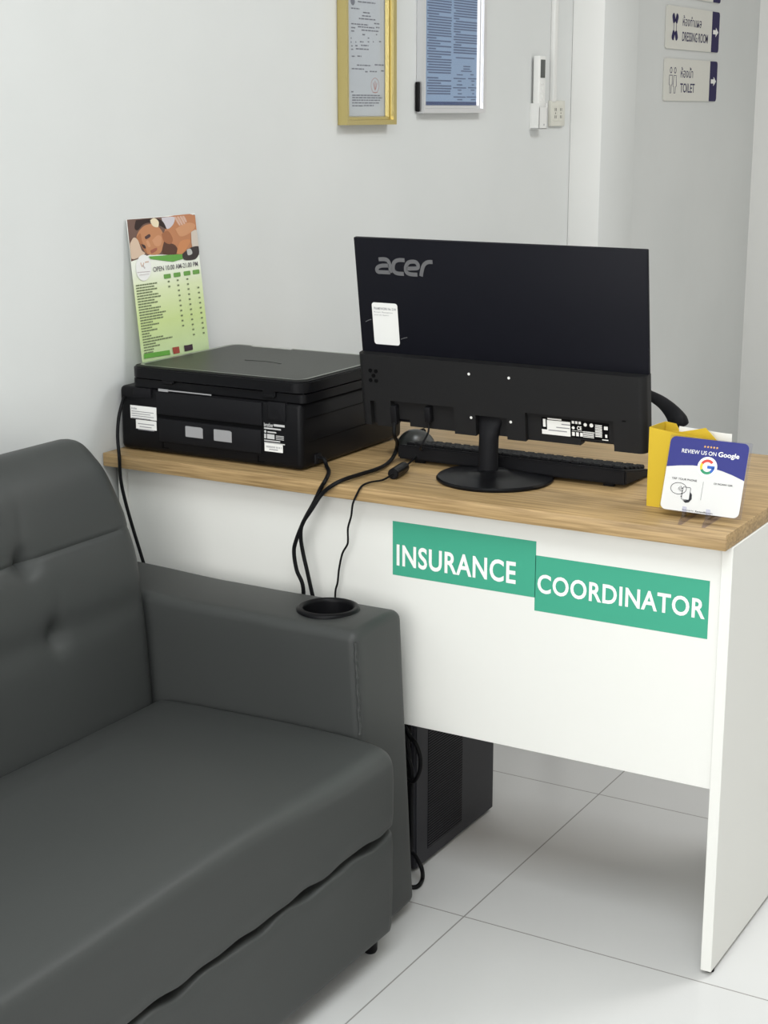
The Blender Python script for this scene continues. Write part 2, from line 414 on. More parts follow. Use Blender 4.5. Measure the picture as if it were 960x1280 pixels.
def sofa_base():
    bm = B(); rings = []
    ctl = [(.724, .047), (.7305, .056), (.7335, .09), (.735, .14), (.735, .19), (.7335, .214), (.728, .2245), (.70, .227)]
    prof = [Vector((.20, .047, 0))]+catmull([(x, z, 0) for x, z in ctl], 6)+[Vector((.20, .227, 0))]; n = len(prof)
    ys = [YR-.005-(YR-YL-.01)*k/150 for k in range(151)]
    for y in ys:
        d0 = min(YR-.005-y, y-YL-.005); ring = []
        e = .008*max(0, 1-d0/.012)**2
        for q in prof:
            x, z = q.x, q.y
            k = max(0, (z-.17)/.05) if x > .6 else 0
            ring.append(bm.verts.new((x-(e if x > .6 else 0)+.0012*k*sin(y*29), y, z+k*(.0024*sin(y*38+1.3)+.0016*sin(y*61)))))
        rings.append(ring)
    for a, c in zip(rings, rings[1:]):
        for i in range(n): bm.faces.new((a[i], a[(i+1) % n], c[(i+1) % n], c[i]))
    bm.faces.new(rings[0][::-1]); bm.faces.new(rings[-1]); bmesh.ops.recalc_face_normals(bm, faces=bm.faces)
    return bm
obj('base', sofa_base(), leather, sofa, True, angle=60)
def arm(y0, y1, holder):
    bm = B()
    box(bm, .04, .655, y0, y1, .018, .55, .016, 5)
    # loosen the upholstery a little: crown on top, bulge in front
    bmesh.ops.subdivide_edges(bm, edges=[e for e in bm.edges if e.calc_length() > .08], cuts=14, use_grid_fill=True)
    ym = (y0+y1)/2; hw = (y1-y0)/2
    for v in bm.verts:
        t = max(0, 1-((v.co.y-ym)/hw)**2)
        if v.co.z > .53: v.co.z += .006*t+.012*max(0, (.30-v.co.x)/.26)*0.8
        if v.co.x > .55: v.co.x += .004*t+.026*(.55-v.co.z)/.5
        if v.co.z > .40 and abs(v.co.y-ym) > hw*.8:
            v.co.y += .0016*sin(v.co.x*37+v.co.z*9)*(1 if v.co.y > ym else -1)*-.5
    o = obj('arm', bm, leather, sofa, True, angle=45)
    return o
ar = arm(YR, -.013, True)
CX, CY = .5535, -.087
wl = ROOTM[sofa.name].inverted()
cbm = lathe(B(), [(0, .45), (.0435, .45), (.0435, .60), (0, .60)], (CX, CY, 0), 48); bmesh.ops.transform(cbm, matrix=wl, verts=cbm.verts)
cut(ar, cbm)
h = obj('cup_holder', lathe(B(), [(.0, .470), (.038, .470), (.0405, .474), (.0425, .554), (.0435, .5595), (.047, .5615), (.0520, .5600), (.0540, .5570), (.0540, .5545), (.0434, .5540), (.0432, .466), (0, .466)], (CX, CY, 0), 56), blk, sofa, True, angle=50)
lab(h, 'black plastic cup holder ring sunk in the arm')
arm(YL-.155, YL, False)
# raised welt along the inner front edge of the near arm
pts = [(.6525+.026*(.015+.012*i)/.5+.0008*sin(i*1.7), YR+.004+.0006*sin(i*2.3), .535-.012*i) for i in range(0, 14)]
obj('piping', tube(B(), pts, .0028, 8, 3, rfun=lambda t: .0024+.0007*sin(t*70)), leather, sofa, True)
for x, y in ((.688, -.178), (.688, -1.71), (.12, -.205), (.12, -1.70)):
    obj('foot', lathe(B(), [(0, 0), (.010, 0), (.012, .004), (.013, .042), (.018, .0475), (0, .0475)], (x, y, 0), 20), blk, sofa, True)

# ------------------------------------------------------------------ printer
pr = thing('inkjet_printer', 'black flatbed inkjet printer with white labels, on wall end of desk', 'printer', (.215, .22, .75))
YB = .045
b = B(); box(b, .010, .418, YB, .40, .7522, .872, .010, 3)
body = obj('body', b, blk, pr, True)
def PB(x, y): return on(1, YB, x, y)
Mb = frame((0, YB, 0), (1, 0, 0), (0, 0, 1))
# lower left end cover standing a little outside the body
obj('end_cover', box(B(), .0015, .030, 0.062, .39, .7522, .8615, .006, 2), blk, pr, True)
def groove(bm, x0, y0, x1, y1, wd):  # line on the back plane between two measured points
    p, q = PB(x0, y0), PB(x1, y1)
    return ribbon(bm, [(p.x, p.z), (q.x, q.z)], wd, Mb, .0004, 0)
# rear jam-clear cover: upper flap and lower panel with a dark slot between
p0, p1 = PB(197, 490), PB(327, 534)
flap = B(); box(flap, p0.x-.001, p1.x+.003, YB-.004, YB+.01, p1.z+.003, .868, .0015, 2)
obj('rear_cover', flap, blk_matte, pr, True)
s = B(); box(s, p0.x-.001, p1.x+.003, YB-.0008, YB, p1.z-.004, p1.z+.003); obj('rear_slot', s, blk_dark, pr, True)
lp = B(); box(lp, p0.x+.002, p1.x, YB-.003, YB+.01, .775, p1.z-.005, .0015, 2)
low = obj('rear_panel', lp, blk_matte, pr, True)
# silver strip along the top of the flap
q0, q1, q2 = PB(200, 486), PB(212, 490), PB(266, 495)
s = B(); box(s, q0.x, q1.x, YB-.0052, YB-.003, q1.z+.0005, q0.z+.001); ribbon(s, [(q1.x, q0.z-.0006), (q2.x, q0.z-.0006)], .0022, frame((0, YB-.0042, 0), (1, 0, 0), (0, 0, 1)), .0006, 0)
obj('metal_strip', s, mat('satin_aluminium', (.38, .38, .39), .4, .5, .3), pr, True)
# two grey film windows
for xa, ya, xb, yb in ((233, 531, 255, 548), (268.5, 535, 291, 553)):
    A = PB(xa, ya+1); C = PB(xb, yb)
    Mw = frame((0, YB-.0030, 0), (1, 0, 0), (0, 0, 1))
    s = prism(B(), [(A.x, C.z+.0015), (A.x+.001, C.z), (C.x, C.z), (C.x, A.z-.002), (C.x-.004, A.z), (A.x+.001, A.z), (A.x, A.z-.001)], Mw, .0006)
    o = obj('film_window', s, mat('grey_film', (.33, .33, .34), .35), pr, True); lab(o, 'pale grey square window on the printer back')
# hinge covers and little notches
for xa, ya, xb, yb in ((167, 482, 190, 498), (336, 504, 358, 527)):
    A = PB(xa, ya); C = PB(xb, yb); obj('hinge_cover', box(B(), A.x, C.x, YB-.004, YB+.004, C.z, .8715, .0012, 2), blk_matte, pr, True)
for xa, ya, xb, yb in ((203, 472, 218, 481), (329, 487, 345, 498)):
    A = PB(xa, ya); C = PB(xb, yb)
    hb = B(); box(hb, A.x, C.x, YB-.003, YB+.012, C.z+.002, C.z+.016, .001, 1); box(hb, A.x+.002, C.x-.002, YB-.0045, YB, C.z, C.z+.006, .001, 1); obj('hinge', hb, blk, pr, True)
for x, y in ((203, 556), (322, 573)):
    A = PB(x, y); nb = B(); box(nb, A.x, A.x+.014, YB-.0008, YB, A.z-.006, A.z-.0035); box(nb, A.x, A.x+.003, YB-.0008, YB, A.z-.006, A.z+.006); obj('latch_slot', nb, blk_dark, pr, True)
# labels
def on_b(xa, ya, xb, yb, h=.0005):
    A = PB(xa, ya); C = PB(xb, yb); return A.x, C.x, C.z, A.z
x0, x1, z0, z1 = on_b(163, 506, 196, 526); u0, u1, w0, w1 = on_b(170, 524, 196, 538.5)
s = B(); box(s, x0, x1, YB-.0006, YB, z0, z1); box(s, u0, u1, YB-.0005, YB, w0, w1); lo = obj('rating_label', s, white_paper, pr, True); lab(lo, 'pair of overlapping white labels at the left of the printer back')
Ml = frame((0, YB-.0008, 0), (1, 0, 0), (0, 0, 1)); s = B()
text(s, 'brother', x0+.003, x0+.016, z1-.0075, z1-.003, Ml, .01)
for k in range(4): rect(s, x0+.003, x1-.006-.008*(k % 2), z1-.0115-.0042*k, z1-.0102-.0042*k, Ml)
for k in range(3): rect(s, u0+.005+.004*(k % 2), u1-.005-.006*(k % 2), w1-.008-.0055*k, w1-.0065-.0055*k, Ml)
obj('print', s, grey_ink, lo, True)
x0, x1, z0, z1 = on_b(331, 573, 354, 586)
x0 = PB(331, 560).x; x1 = PB(354, 580).x; z1 = PB(331, 553).z; z0 = PB(331, 563.5).z
s = B(); box(s, x0, x1, YB-.0006, YB, z0, z1); lo = obj('serial_label', s, white_paper, pr, True); lab(lo, 'white serial label at the right of the printer back')
s = B(); Ml = frame((0, YB-.0008, 0), (1, 0, 0), (0, 0, 1))
for k in range(22):
    if random.random() < .7: rect(s, x0+.004+k*.0015, x0+.0048+k*.0015, z0+.007, z1-.005, Ml)
rect(s, x0+.010, x1-.010, z0+.0035, z0+.005, Ml); obj('print', s, grey_ink, lo, True)
s = B(); zt = PB(331, 528).z
text(s, 'brother', x0, x0+.020, zt-.007, zt, Ml, .02)
rect(s, x0+.021, x0+.044, zt-.005, zt-.001, Ml); rect(s, x0, x0+.036, zt-.0112, zt-.0085, Ml)
shape(s, circ(x0+.0025, zt-.016, .0024), Ml); rect(s, x0+.007, x0+.026, zt-.0175, zt-.015, Ml)
rect(s, x0+.006, x0+.022, zt-.0285, zt-.020, Ml); rect(s, x0, x0+.004, zt-.0285, zt-.020, Ml)
for k in range(3): rect(s, x0+.025, x0+.042, zt-.0225-.003*k, zt-.0212-.003*k, Ml)
rect(s, x0, x0+.034, zt-.033, zt-.0308, Ml); rect(s, x0, x0+.044, zt-.037, zt-.035, Ml)
obj('print', s, mat('pale_print', (.55, .55, .55), .5), body, True)
# scanner unit and lid
b = B(); box(b, .040, .424, YB+.002, .385, .8725, .8875, .012, 3, 'z'); obj('scanner_unit', b, blk, pr, True)
b = B(); box(b, .048, .418, YB+.008, .378, .886, .891); obj('scanner_seal', b, blk_dark, pr, True)
b = B(); box(b, .036, .426, YB-.004, .378, .8905, .911, .030, 7, 'z')
bmesh.ops.bevel(b, geom=[e for e in b.edges if all(v.co.z > .9105 for v in e.verts)], offset=.003, segments=3, affect='EDGES', clamp_overlap=True)
lid = obj('lid', b, blk, pr, True)
Mz = frame((0, 0, .911), (1, 0, 0), (0, 1, 0))
b = prism(B(), rrect(.045, .417, YB+.005, .369, .024), Mz, .0010); lid_s = obj('lid_top', b, lid_m, lid, True); lab(lid_s, 'textured grey-black lid surface')
b = B()
o_, i_ = rrect(.047, .415, YB+.007, .367, .022), rrect(.0535, .4085, YB+.0135, .3605, .017)
vo = [b.verts.new((x, y, .9128)) for x, y in o_]; vi = [b.verts.new((x, y, .9122)) for x, y in i_]
for k in range(len(vo)): b.faces.new((vo[k], vo[(k+1) % len(vo)], vi[(k+1) % len(vo)], vi[k]))
obj('lid_rim', b, mat('lid_rim_grey', (.24, .25, .22), .3), lid, True)
b = B(); ribbon(b, [(.19, .2), (.24, .205), (.275, .195)], .003, Mz, .0018, 6); obj('embossed_mark', b, lid_m, lid, True)
q0, q1 = on(2, .9135, 306, 434), on(2, .9135, 356, 438); b = B(); box(b, q0.x, q1.x, .355, .362, .912, .9136); obj('edge_strip', b, mat('pale_strip', (.5, .5, .48), .35), lid, True)
# steps on the right side
for z, y0, y1 in ((.842, .06, .39), (.800, .07, .40)):
    obj('side_seam', box(B(), .4175, .4186, y0, y1, z, z+.0018), blk_dark, pr, True)
b = box(B(), .402, .4215, .085, .105, .757, .775, .002, 2); obj('power_socket', b, blk_matte, pr, True)
for x in (.06, .36):
    for y in (.10, .35): obj('foot', lathe(B(), [(0, .75), (.011, .75), (.011, .753), (0, .753)], (x, y, 0), 16), rubber, pr, True)

# ------------------------------------------------------------------ monitor
TILT = radians(8)
V = Vector((0, -sin(TILT), cos(TILT))); Wn = Vector((0, -cos(TILT), -sin(TILT)))
MO = Vector((.744, .130, 1.157)); MM = frame(MO, (1, 0, 0), V)     # (u, v, w): w points out of the back
def mon(x, y, w=0):
    """where the sight line through a measured point meets the monitor's back, in (u, v)"""
    d = CR*((x-480)/FPX) + CU*(-(y-640)/FPX) + _f
    O = MO+Wn*w; q = CAM + d*((O-CAM).dot(Wn)/d.dot(Wn)) - MO
    return q.x, q.dot(V)
mo = thing('computer_monitor', 'black flat computer monitor seen from behind on round stand', 'monitor', (.738, .163, .75))
Mi = ROOTM[mo.name].inverted() @ MM
def mobj(name, bm, m_, par=None, angle=35): return obj(name, bm, m_, par or mo, False, Mi, angle)
UL, UR = -.2695, .2695
pan = mobj('panel', box(B(), UL, UR, -.329, 0, -.009, 0, .0018, 2), panel_blk)
mobj('screen', box(B(), UL+.004, UR-.004, -.320, -.004, -.0093, -.0089), mat('screen_off', (.01, .01, .012), .2), pan)
VB, VT = -.333, -.203
HW = .019
def arcp(cx, cy, r, a0, a1, n=10): return [(cx+r*cos(radians(a0+(a1-a0)*k/n)), cy+r*sin(radians(a0+(a1-a0)*k/n))) for k in range(n+1)]
RB = .013
outl = [(UR+.0005, -.008)]+arcp(UR+.0005-RB, HW-RB, RB, 0, 90)+arcp(UL-.0005+RB, HW-RB, RB, 90, 180)+[(UL-.0005, -.008)]
Mx = Matrix(((1, 0, 0, 0), (0, 0, -1, VT), (0, 1, 0, 0), (0, 0, 0, 1)))
b = prism(B(), outl, Mx, VT-VB); bmesh.ops.recalc_face_normals(b, faces=b.faces)
hs = mobj('rear_housing', b, chin_m, None, 5)
def wcut(x0, x1, y0, y1, z0, z1):
    cb = box(B(), x0, x1, y0, y1, z0, z1); bmesh.ops.transform(cb, matrix=Mi, verts=cb.verts); cut(hs, cb, 5)
u0, v0 = mon(656, 516, HW); u1, _ = mon(767, 545, HW)
wcut(u0, u1, VB-.01, v0, HW-.010, HW+.02)            # label bay
LU0, LU1, LV = u0, u1, v0
c0, cv = mon(488, 501, HW); c1, _ = mon(567, 512, HW)
wcut(c0, c1, VB-.01, cv, HW-.012, HW+.02)            # connector bay
n0, nv = mon(594, 519, HW); n1, _ = mon(633, 522, HW)
wcut(n0, n1, VB-.01, nv, HW-.014, HW+.02)            # stand bay
wcut(UL+.020, UL+.032, VB-.01, VB+.045, HW-.012, HW+.02)
# steps in the lower lip
a0, _ = mon(723, 557, HW); wcut(a0, LU1+.0005, VB-.02, VB+.010, -.02, HW+.01)
wcut(c0+.002, c0+.030, VB-.02, VB+.012, -.02, HW+.01)
# marks on the upper back
Mp = Mi @ Matrix.Translation((0, 0, .0002))
def CP(x, y): return mon(440+x/8, 310+y/8, 0)       # measured on an eightfold enlargement
lg = B(); SW = .0068
for st in ([(268, 112), (330, 112), (362, 128), (378, 170), (388, 248)],
           [(372, 176), (300, 176), (262, 190), (250, 214), (262, 236), (300, 240), (384, 244)],
           [(528, 122), (470, 120), (428, 138), (412, 182), (420, 228), (452, 252), (520, 258)],
           [(545, 206), (600, 205), (655, 200), (662, 172), (640, 142), (600, 136), (562, 148), (540, 190), (544, 236), (580, 260), (655, 266)],
           [(692, 282), (700, 230), (716, 176), (740, 150), (770, 140), (806, 140)]):
    ribbon(lg, [CP(*q) for q in st], SW, Mp, .0005, 6)
lab(obj('logo', lg, logo_grey, pan), 'grey lettered emblem at the top left of the monitor back')
def SP(x, y): return mon(440+x/12, 360+y/12, 0)
tl, tr, br, bl = SP(300, 212), SP(688, 238), SP(712, 868), SP(338, 832)
x0, x1 = (tl[0]+bl[0])/2, (tr[0]+br[0])/2; y1, y0 = (tl[1]+tr[1])/2, (bl[1]+br[1])/2
st = prism(B(), rrect(x0, x1, y0, y1, .005), Mp, .0004); st = obj('asset_sticker', st, white_p, pan); lab(st, 'white rounded sticker with small print')
s = B(); Ms = Mi @ Matrix.Translation((0, 0, .0007))
text(s, 'FRAMEWORK No. 2-04', x0+.004, x1-.003, y1-.0125, y1-.0080, Ms, .01)
text(s, 'Room: Reception', x0+.004, x1-.010, y1-.0185, y1-.0155, Ms)
text(s, 'scan to report', x0+.004, x1-.018, y1-.0235, y1-.0210, Ms)
obj('print', s, grey_ink, st)
for a, c in (((205, 505), (290, 470)), ((735, 770), (830, 742))):
    p_, q_ = SP(*a), SP(*c)
    obj('tape_crease', ribbon(B(), [p_, ((p_[0]+q_[0])/2, (p_[1]+q_[1])/2+.0006), q_], .0012, Mp, .0002, 3), logo_grey, pan)
# screws, speaker dots, lock slot on the housing
Mh = Mi @ Matrix.Translation((0, 0, HW))
for x, y in ((586, 467.5), (636, 472.5), (589, 522), (638.5, 527.5)):
    p_ = mon(x, y, HW); s = B(); prism(s, circ(p_[0], p_[1], .0024, n=16), Mh, .0006); obj('mount_screw', s, white_p, hs)
for x, y in ((463, 463), (470, 464), (463.5, 475), (470.5, 476), (467, 469.5)):
    p_ = mon(x, y, HW); s = B(); prism(s, circ(p_[0], p_[1], .0036, n=16), Mh, .0012); obj('control_button', s, blk_dark, hs)
p_ = mon(780, 526.5, HW); s = B(); prism(s, rrect(p_[0]-.0035, p_[0]+.0035, p_[1]-.0012, p_[1]+.0012, .001, 3), Mh, .0003); obj('lock_slot', s, blk_dark, hs)
# specification label in its bay
Mg = Mi @ Matrix.Translation((0, 0, HW-.0098))
x0, y1 = mon(677, 521, HW-.0098); x1, _ = mon(761, 530, HW-.0098); _, y0 = mon(677, 542.5, HW-.0098)
lbl = obj('specification_label', prism(B(), [(x0, y0), (x1, y0), (x1, y1), (x0, y1)], Mg, .0003), blk_dark, hs); lab(lbl, 'black and white specification label under the monitor back')
Mg2 = Mg @ Matrix.Translation((0, 0, .0005)); s = B(); W_, H_ = x1-x0, y1-y0
def rl(a, c, d, e): rect(s, x0+a*W_, x0+c*W_, y0+d*H_, y0+e*H_, Mg2, 0)
rl(0, .43, .03, .30); rl(.08, .43, .30, .86); rl(.02, .06, .45, .9); rl(.09, .3, .90, .98)
for k in range(3): rl(.455+.05*k, .49+.05*k, .80, .95)
text(s, 'CE', x0+.53*W_, x0+.60*W_, y0+.46*H_, y0+.68*H_, Mg2, .03, 0)
shape(s, circ(x0+.475*W_, y0+.56*H_, .0026), Mg2, 0); shape(s, circ(x0+.655*W_, y0+.80*H_, .003), Mg2, 0); shape(s, circ(x0+.745*W_, y0+.80*H_, .0034), Mg2, 0)
for k in range(3): rl(.455+.06*k, .495+.06*k, .10, .32)
for k in range(5): rl(.62, .78, .08+.075*k, .12+.075*k)
for k in range(8): rl(.80, .90, .18+.09*k, .235+.09*k)
rl(.93, .985, .62, .82); rl(.945, .975, .18, .36); rl(.90, .99, .02, .07)
rl(.455, .80, .385, .405)
obj('print', s, white_paper, lbl)
s = B()
for k, (a, c) in enumerate(((.30, .43), (.22, .42), (.10, .38))): rect(s, x0+a*W_, x0+c*W_, y0+(.66-.2*k)*H_, y0+(.72-.2*k)*H_, Mg2, .0003)
obj('print', s, grey_ink, lbl)
# plugs in the connector bay
for x, y, hh in ((493, 506, .035), (535.5, 508, .028)):
    p_ = mon(x, y, HW-.006); s = B(); box(s, p_[0]-.006, p_[0]+.006, p_[1]-hh, p_[1], HW-.012, HW+.001, .002, 2); mobj('cable_plug', s, blk_matte)
# stand
obj('stand_base', lathe(B(), [(0, .75), (.099, .75), (.101, .752), (.1015, .7545), (.099, .7575), (.06, .7605), (.030, .763), (.022, .768), (0, .768)], (.738, .163, 0), 72), blk, mo, True)
nk = B()
ring = []
for z, rx, ry, yo in ((.764, .0185, .016, 0), (.79, .0175, .0155, .0005), (.822, .0175, .015, .002), (.838, .019, .014, .004), (.852, .024, .010, .008), (.868, .026, .007, .012)):
    ring.append([nk.verts.new((.7245+.004*0+rx*cos(2*pi*k/28), .163+yo+ry*sin(2*pi*k/28), z)) for k in range(28)])
for a, c in zip(ring, ring[1:]):
    for k in range(28): nk.faces.new((a[k], a[(k+1) % 28], c[(k+1) % 28], c[k]))
nk.faces.new(ring[0][::-1]); nk.faces.new(ring[-1]); obj('stand_neck', nk, blk_matte, mo, True)

# ------------------------------------------------------------------ keyboard and mouse
kb = thing('keyboard', 'black wired keyboard lying on the desk behind the monitor stand', 'keyboard', (.75, .27, .75))
def wedge(x0, x1, y0, y1, z0n, z0f, z1n, z1f, bm):
    v = [bm.verts.new(p) for p in ((x0, y0, z0n), (x1, y0, z0n), (x1, y1, z0f), (x0, y1, z0f), (x0, y0, z1n), (x1, y0, z1n), (x1, y1, z1f), (x0, y1, z1f))]
    for f in ((3, 2, 1, 0), (4, 5, 6, 7), (0, 1, 5, 4), (1, 2, 6, 5), (2, 3, 7, 6), (3, 0, 4, 7)): bm.faces.new([v[i] for i in f])
    return bm
KX0, KX1, KY0, KY1 = .520, .962, .205, .335
b = wedge(KX0, KX1, KY0, KY1, .757, .7512, .783, .760, B()); bmesh.ops.bevel(b, geom=list(b.edges), offset=.003, segments=2, affect='EDGES'); kbody = obj('case', b, blk_matte, kb, True)
def kz(y): return .783+(.760-.783)*(y-KY0)/(KY1-KY0)
rows = [(15, .0)]*6
for r in range(6):
    y = KY0+.014+r*.0192+(.004 if r > 0 else 0)
    x = KX0+.010
    while x < KX1-.026:
        wk = .0165
        if r == 5 and .60 < x < .62: wk = .110
        kbm = B(); z = kz(y+.008)
        box(kbm, x, min(x+wk, KX1-.01), y, y+.0155, z-.002, z+.006, .0022, 1)
        obj('key', kbm, blk_matte, kb, True); x += wk+.0026
for x in (KX0+.03, KX1-.045): obj('foot', box(B(), x, x+.02, KY0+.010, KY0+.016, .75, .758, .001, 1), blk, kb, True)
ms = thing('computer_mouse', 'dark grey computer mouse beside the left end of the keyboard', 'mouse', (.497, .315, .75))
b = B(); bmesh.ops.create_uvsphere(b, u_segments=32, v_segments=18, radius=1)
for v in b.verts:
    x, y, z = v.co; z = z*.036 if z > 0 else z*.004
    v.co = Vector((x*.030*(1-.08*y), y*.054, z*(1-.25*y if z > 0 else 1)+.004))
mb = obj('shell', b, mat('mouse_grey', (.018, .021, .02), .35), ms)
obj('scroll_wheel', lathe(B(), [(0, -.003), (.007, -.003), (.008, 0), (.007, .003), (0, .003)], n=20, M=Matrix.Translation((0, .026, .029)) @ Matrix.Rotation(pi/2, 4, 'Y')), rubber, ms)
obj('button_seam', ribbon(B(), [(0, .046), (0, .0)], .0012, Matrix.Translation((0, 0, .0362)), .0006, 0), blk_dark, ms)

# ------------------------------------------------------------------ yellow box with papers
YBX = Vector((1.034, .119, .75)); ya = radians(-3)
My = Matrix.Translation(YBX) @ Matrix.Rotation(ya, 4, 'Z')
yb = thing('card_box', 'open yellow card box holding papers on corner of desk', 'box', M=My)
Lx, Ly, Hh = .126, .062, .129
t_ = .0012
def sheet(bm, pts, th):  # pts: corner loop of a flat board, thickened along its normal
    vs = [Vector(p) for p in pts]; n = (vs[1]-vs[0]).cross(vs[2]-vs[0]).normalized()*th
    a = [bm.verts.new(p) for p in vs]; c = [bm.verts.new(p+n) for p in vs]
    bm.faces.new(a[::-1]); bm.faces.new(c)
    for i in range(len(a)): bm.faces.new((a[i], a[(i+1) % len(a)], c[(i+1) % len(a)], c[i]))
    return bm
obj('front_panel', sheet(B(), [(0, 0, 0), (Lx, 0, 0), (Lx, 0, Hh-.02), (.085, 0, Hh-.008), (.045, 0, Hh-.005), (0, 0, Hh)], t_), yellow_m, yb)
obj('back_panel', sheet(B(), [(Lx, Ly, 0), (0, Ly, 0), (0, Ly, Hh-.001), (.018, Ly, Hh-.003), (.034, Ly, Hh-.03), (Lx, Ly, Hh-.03)], t_), yellow_m, yb)
obj('divider', sheet(B(), [(.030, .020, .0012), (Lx-.002, .020, .0012), (Lx-.002, .020, Hh-.03), (.104, .020, Hh-.012), (.086, .020, Hh+.0045), (.070, .020, Hh), (.046, .020, Hh-.006), (.030, .020, Hh-.006)], t_), yellow_m, yb)
obj('side_panel', sheet(B(), [(0, Ly, 0), (0, 0, 0), (0, 0, Hh), (0, Ly*.5, Hh), (0, Ly, Hh-.001)], t_), yellow_m, yb)
obj('side_panel', sheet(B(), [(Lx, 0, 0), (Lx, Ly, 0), (Lx, Ly, Hh-.03), (Lx, 0, Hh-.02)], t_), yellow_m, yb)
obj('bottom_panel', box(B(), 0, Lx, 0, Ly, 0, .0012), yellow_m, yb)
for k, (xa, xb, y, zt, rz, lbl_) in enumerate(((.036, .125, .030, .1255, 0, 'front sheet of white paper standing in the yellow box'), (.031, .119, .042, .1265, .0, 'rear sheet of white paper standing in the yellow box'))):
    pb = sheet(B(), [(xa, y, .0022), (xb, y, .0022), (xb, y+.003, zt-.004*k), (xa, y+.003, zt)], .0004)
    o = obj('paper_sheet', pb, white_paper, None, M=My); tag(o, lbl_, 'paper', 'papers in the yellow box')

# ------------------------------------------------------------------ review plate on clear easel
BL, BR, TL = Vector((1.0765, .064, .7625)), Vector((1.2035, .0635, .7615)), Vector((1.083, .1005, .8725))
ux = (BR-BL); PW = ux.length; ux.normalize(); uy = (TL-BL); uy = (uy-ux*uy.dot(ux)); PH = uy.length; uy.normalize()
Mpl = frame(BL, ux, uy)
pl = thing('review_plate', 'square blue and white review plaque on clear easel at desk corner', 'plaque', M=Mpl)
obj('clear_sheet', prism(B(), rrect(-.0018, PW+.0035, -.0012, PH+.0018, .0015, 2), Matrix.Translation((0, 0, -.003)), .0028), acrylic, pl)
card = obj('card', prism(B(), rrect(0, PW, 0, PH, .009, 6), Matrix.Translation((0, 0, -.0002)), .0008), mat('glossy_card', (.68, .68, .67), .35, .3), pl)
Mc = Matrix.Translation((0, 0, .0007))
# measured on a 7.38-fold enlargement of the card
def K(x, y):
    ax, ay = x/960*130+820, y/960*130+530
    d = CR*((ax-480)/FPX) + CU*(-(ay-640)/FPX) + _f; n = ux.cross(uy)
    q = CAM + d*((BL-CAM).dot(n)/d.dot(n)) - BL; return q.dot(ux), q.dot(uy)
s = B(); rr = .009
lft = K(115, 392)[1]; mid = K(300, 375)[1]; rgt = K(828, 472)[1]
top = [(PW-rr+rr*cos(radians(a)), PH-rr+rr*sin(radians(a))) for a in range(0, 91, 15)]+[(rr+rr*cos(radians(a)), PH-rr+rr*sin(radians(a))) for a in range(90, 181, 15)]
wave = [(PW*t, interp([(0, lft), (.15, lft+.0035), (.33, lft+.0062), (.5, lft+.0062), (.7, lft+.003), (.85, lft-.002), (1, lft-.0085)], t)) for t in [k/24 for k in range(25)]]
shape(s, top+wave, Mc, 0); obj('header', s, indigo, card)
s = B(); M3 = Matrix.Translation((0, 0, .0010))
(xa, ya_), (xb, yb_) = K(245, 235), K(565, 250); ty = PH-.0245
text(s, 'REVIEW US ON', xa, xb, ty, ty+.0062, M3, .005); xg, _ = K(582, 260); xh, _ = K(775, 290)
text(s, 'Google', xg, xh, ty-.0026, ty+.0075, M3, .02); obj('lettering', s, white_ink, card)
s = B(); sx, sy = K(515, 192)
for k in range(5):
    cx = sx+(k-2)*.0049
    shape(s, [((cx+(.0022 if i % 2 == 0 else .0009)*sin(i*pi/5)), PH-.0115+(.0022 if i % 2 == 0 else .0009)*cos(i*pi/5)) for i in range(10)], M3, 0)
obj('star_row', s, mat('orange_print', (.80, .45, .12), .5), card)
gx, gy = K(475, 398); GR = .0158
s = B(); shape(s, circ(gx, gy, GR, n=40), M3, 0); disc = obj('emblem_disc', s, white_ink, card)
M4 = Matrix.Translation((0, 0, .0014))
def arc(a0, a1, m_):
    s = B(); R1, R0 = .0118, .0076
    o_ = circ(gx, gy, R1, n=14, a0=a0, a1=a1); i_ = circ(gx, gy, R0, n=14, a0=a0, a1=a1)
    for k in range(13): poly(s, [M4 @ Vector((*o_[k], 0)), M4 @ Vector((*o_[k+1], 0)), M4 @ Vector((*i_[k+1], 0)), M4 @ Vector((*i_[k], 0))])
    return s
red, yel, grn, blu = mat('red_print', (.62, .06, .04), .5), mat('yellow_print', (.85, .55, .05), .5), mat('green_print', (.03, .28, .14), .5), mat('blue_print', (.03, .12, .48), .5)
obj('emblem_arc', arc(42, 152, red), red, disc); obj('emblem_arc', arc(152, 208, yel), yel, disc); obj('emblem_arc', arc(208, 308, grn), grn, disc)
s = arc(308, 360, blu); rect(s, gx, gx+.0120, gy-.0024, gy+.0022, M4, 0); obj('emblem_arc', s, blu, disc)
s = B()
xa, y_ = K(150, 495); xb, _ = K(380, 522); y_ = K(260, 520)[1]
text(s, 'TAP', xa, xa+.0085, y_, y_+.0030, M3, .012); text(s, 'YOUR PHONE', xa+.0105, xb, y_, y_+.0030, M3, .008)
xa, _ = K(535, 550); xb, _ = K(712, 562); y2 = K(620, 572)[1]
text(s, 'OR', xa, xa+.005, y2, y2+.0030, M3); text(s, 'SCAN QR', xa+.0065, xb, y2, y2+.0030, M3, .014)
xd, yd0 = K(425, 620); rect(s, xd, xd+.0004, yd0-.0145, yd0+.0145, M3, 0)
xa, y3 = K(245, 790); xb, _ = K(350, 800); y3 = K(300, 800)[1]
text(s, 'Powered by', xa, xb, y3-.001, y3+.0014, M3); xc, _ = K(365, 800); xe, _ = K(525, 812); text(s, 'ReviewBiz.com', xc, xe, y3-.001, y3+.0016, M3, .012)
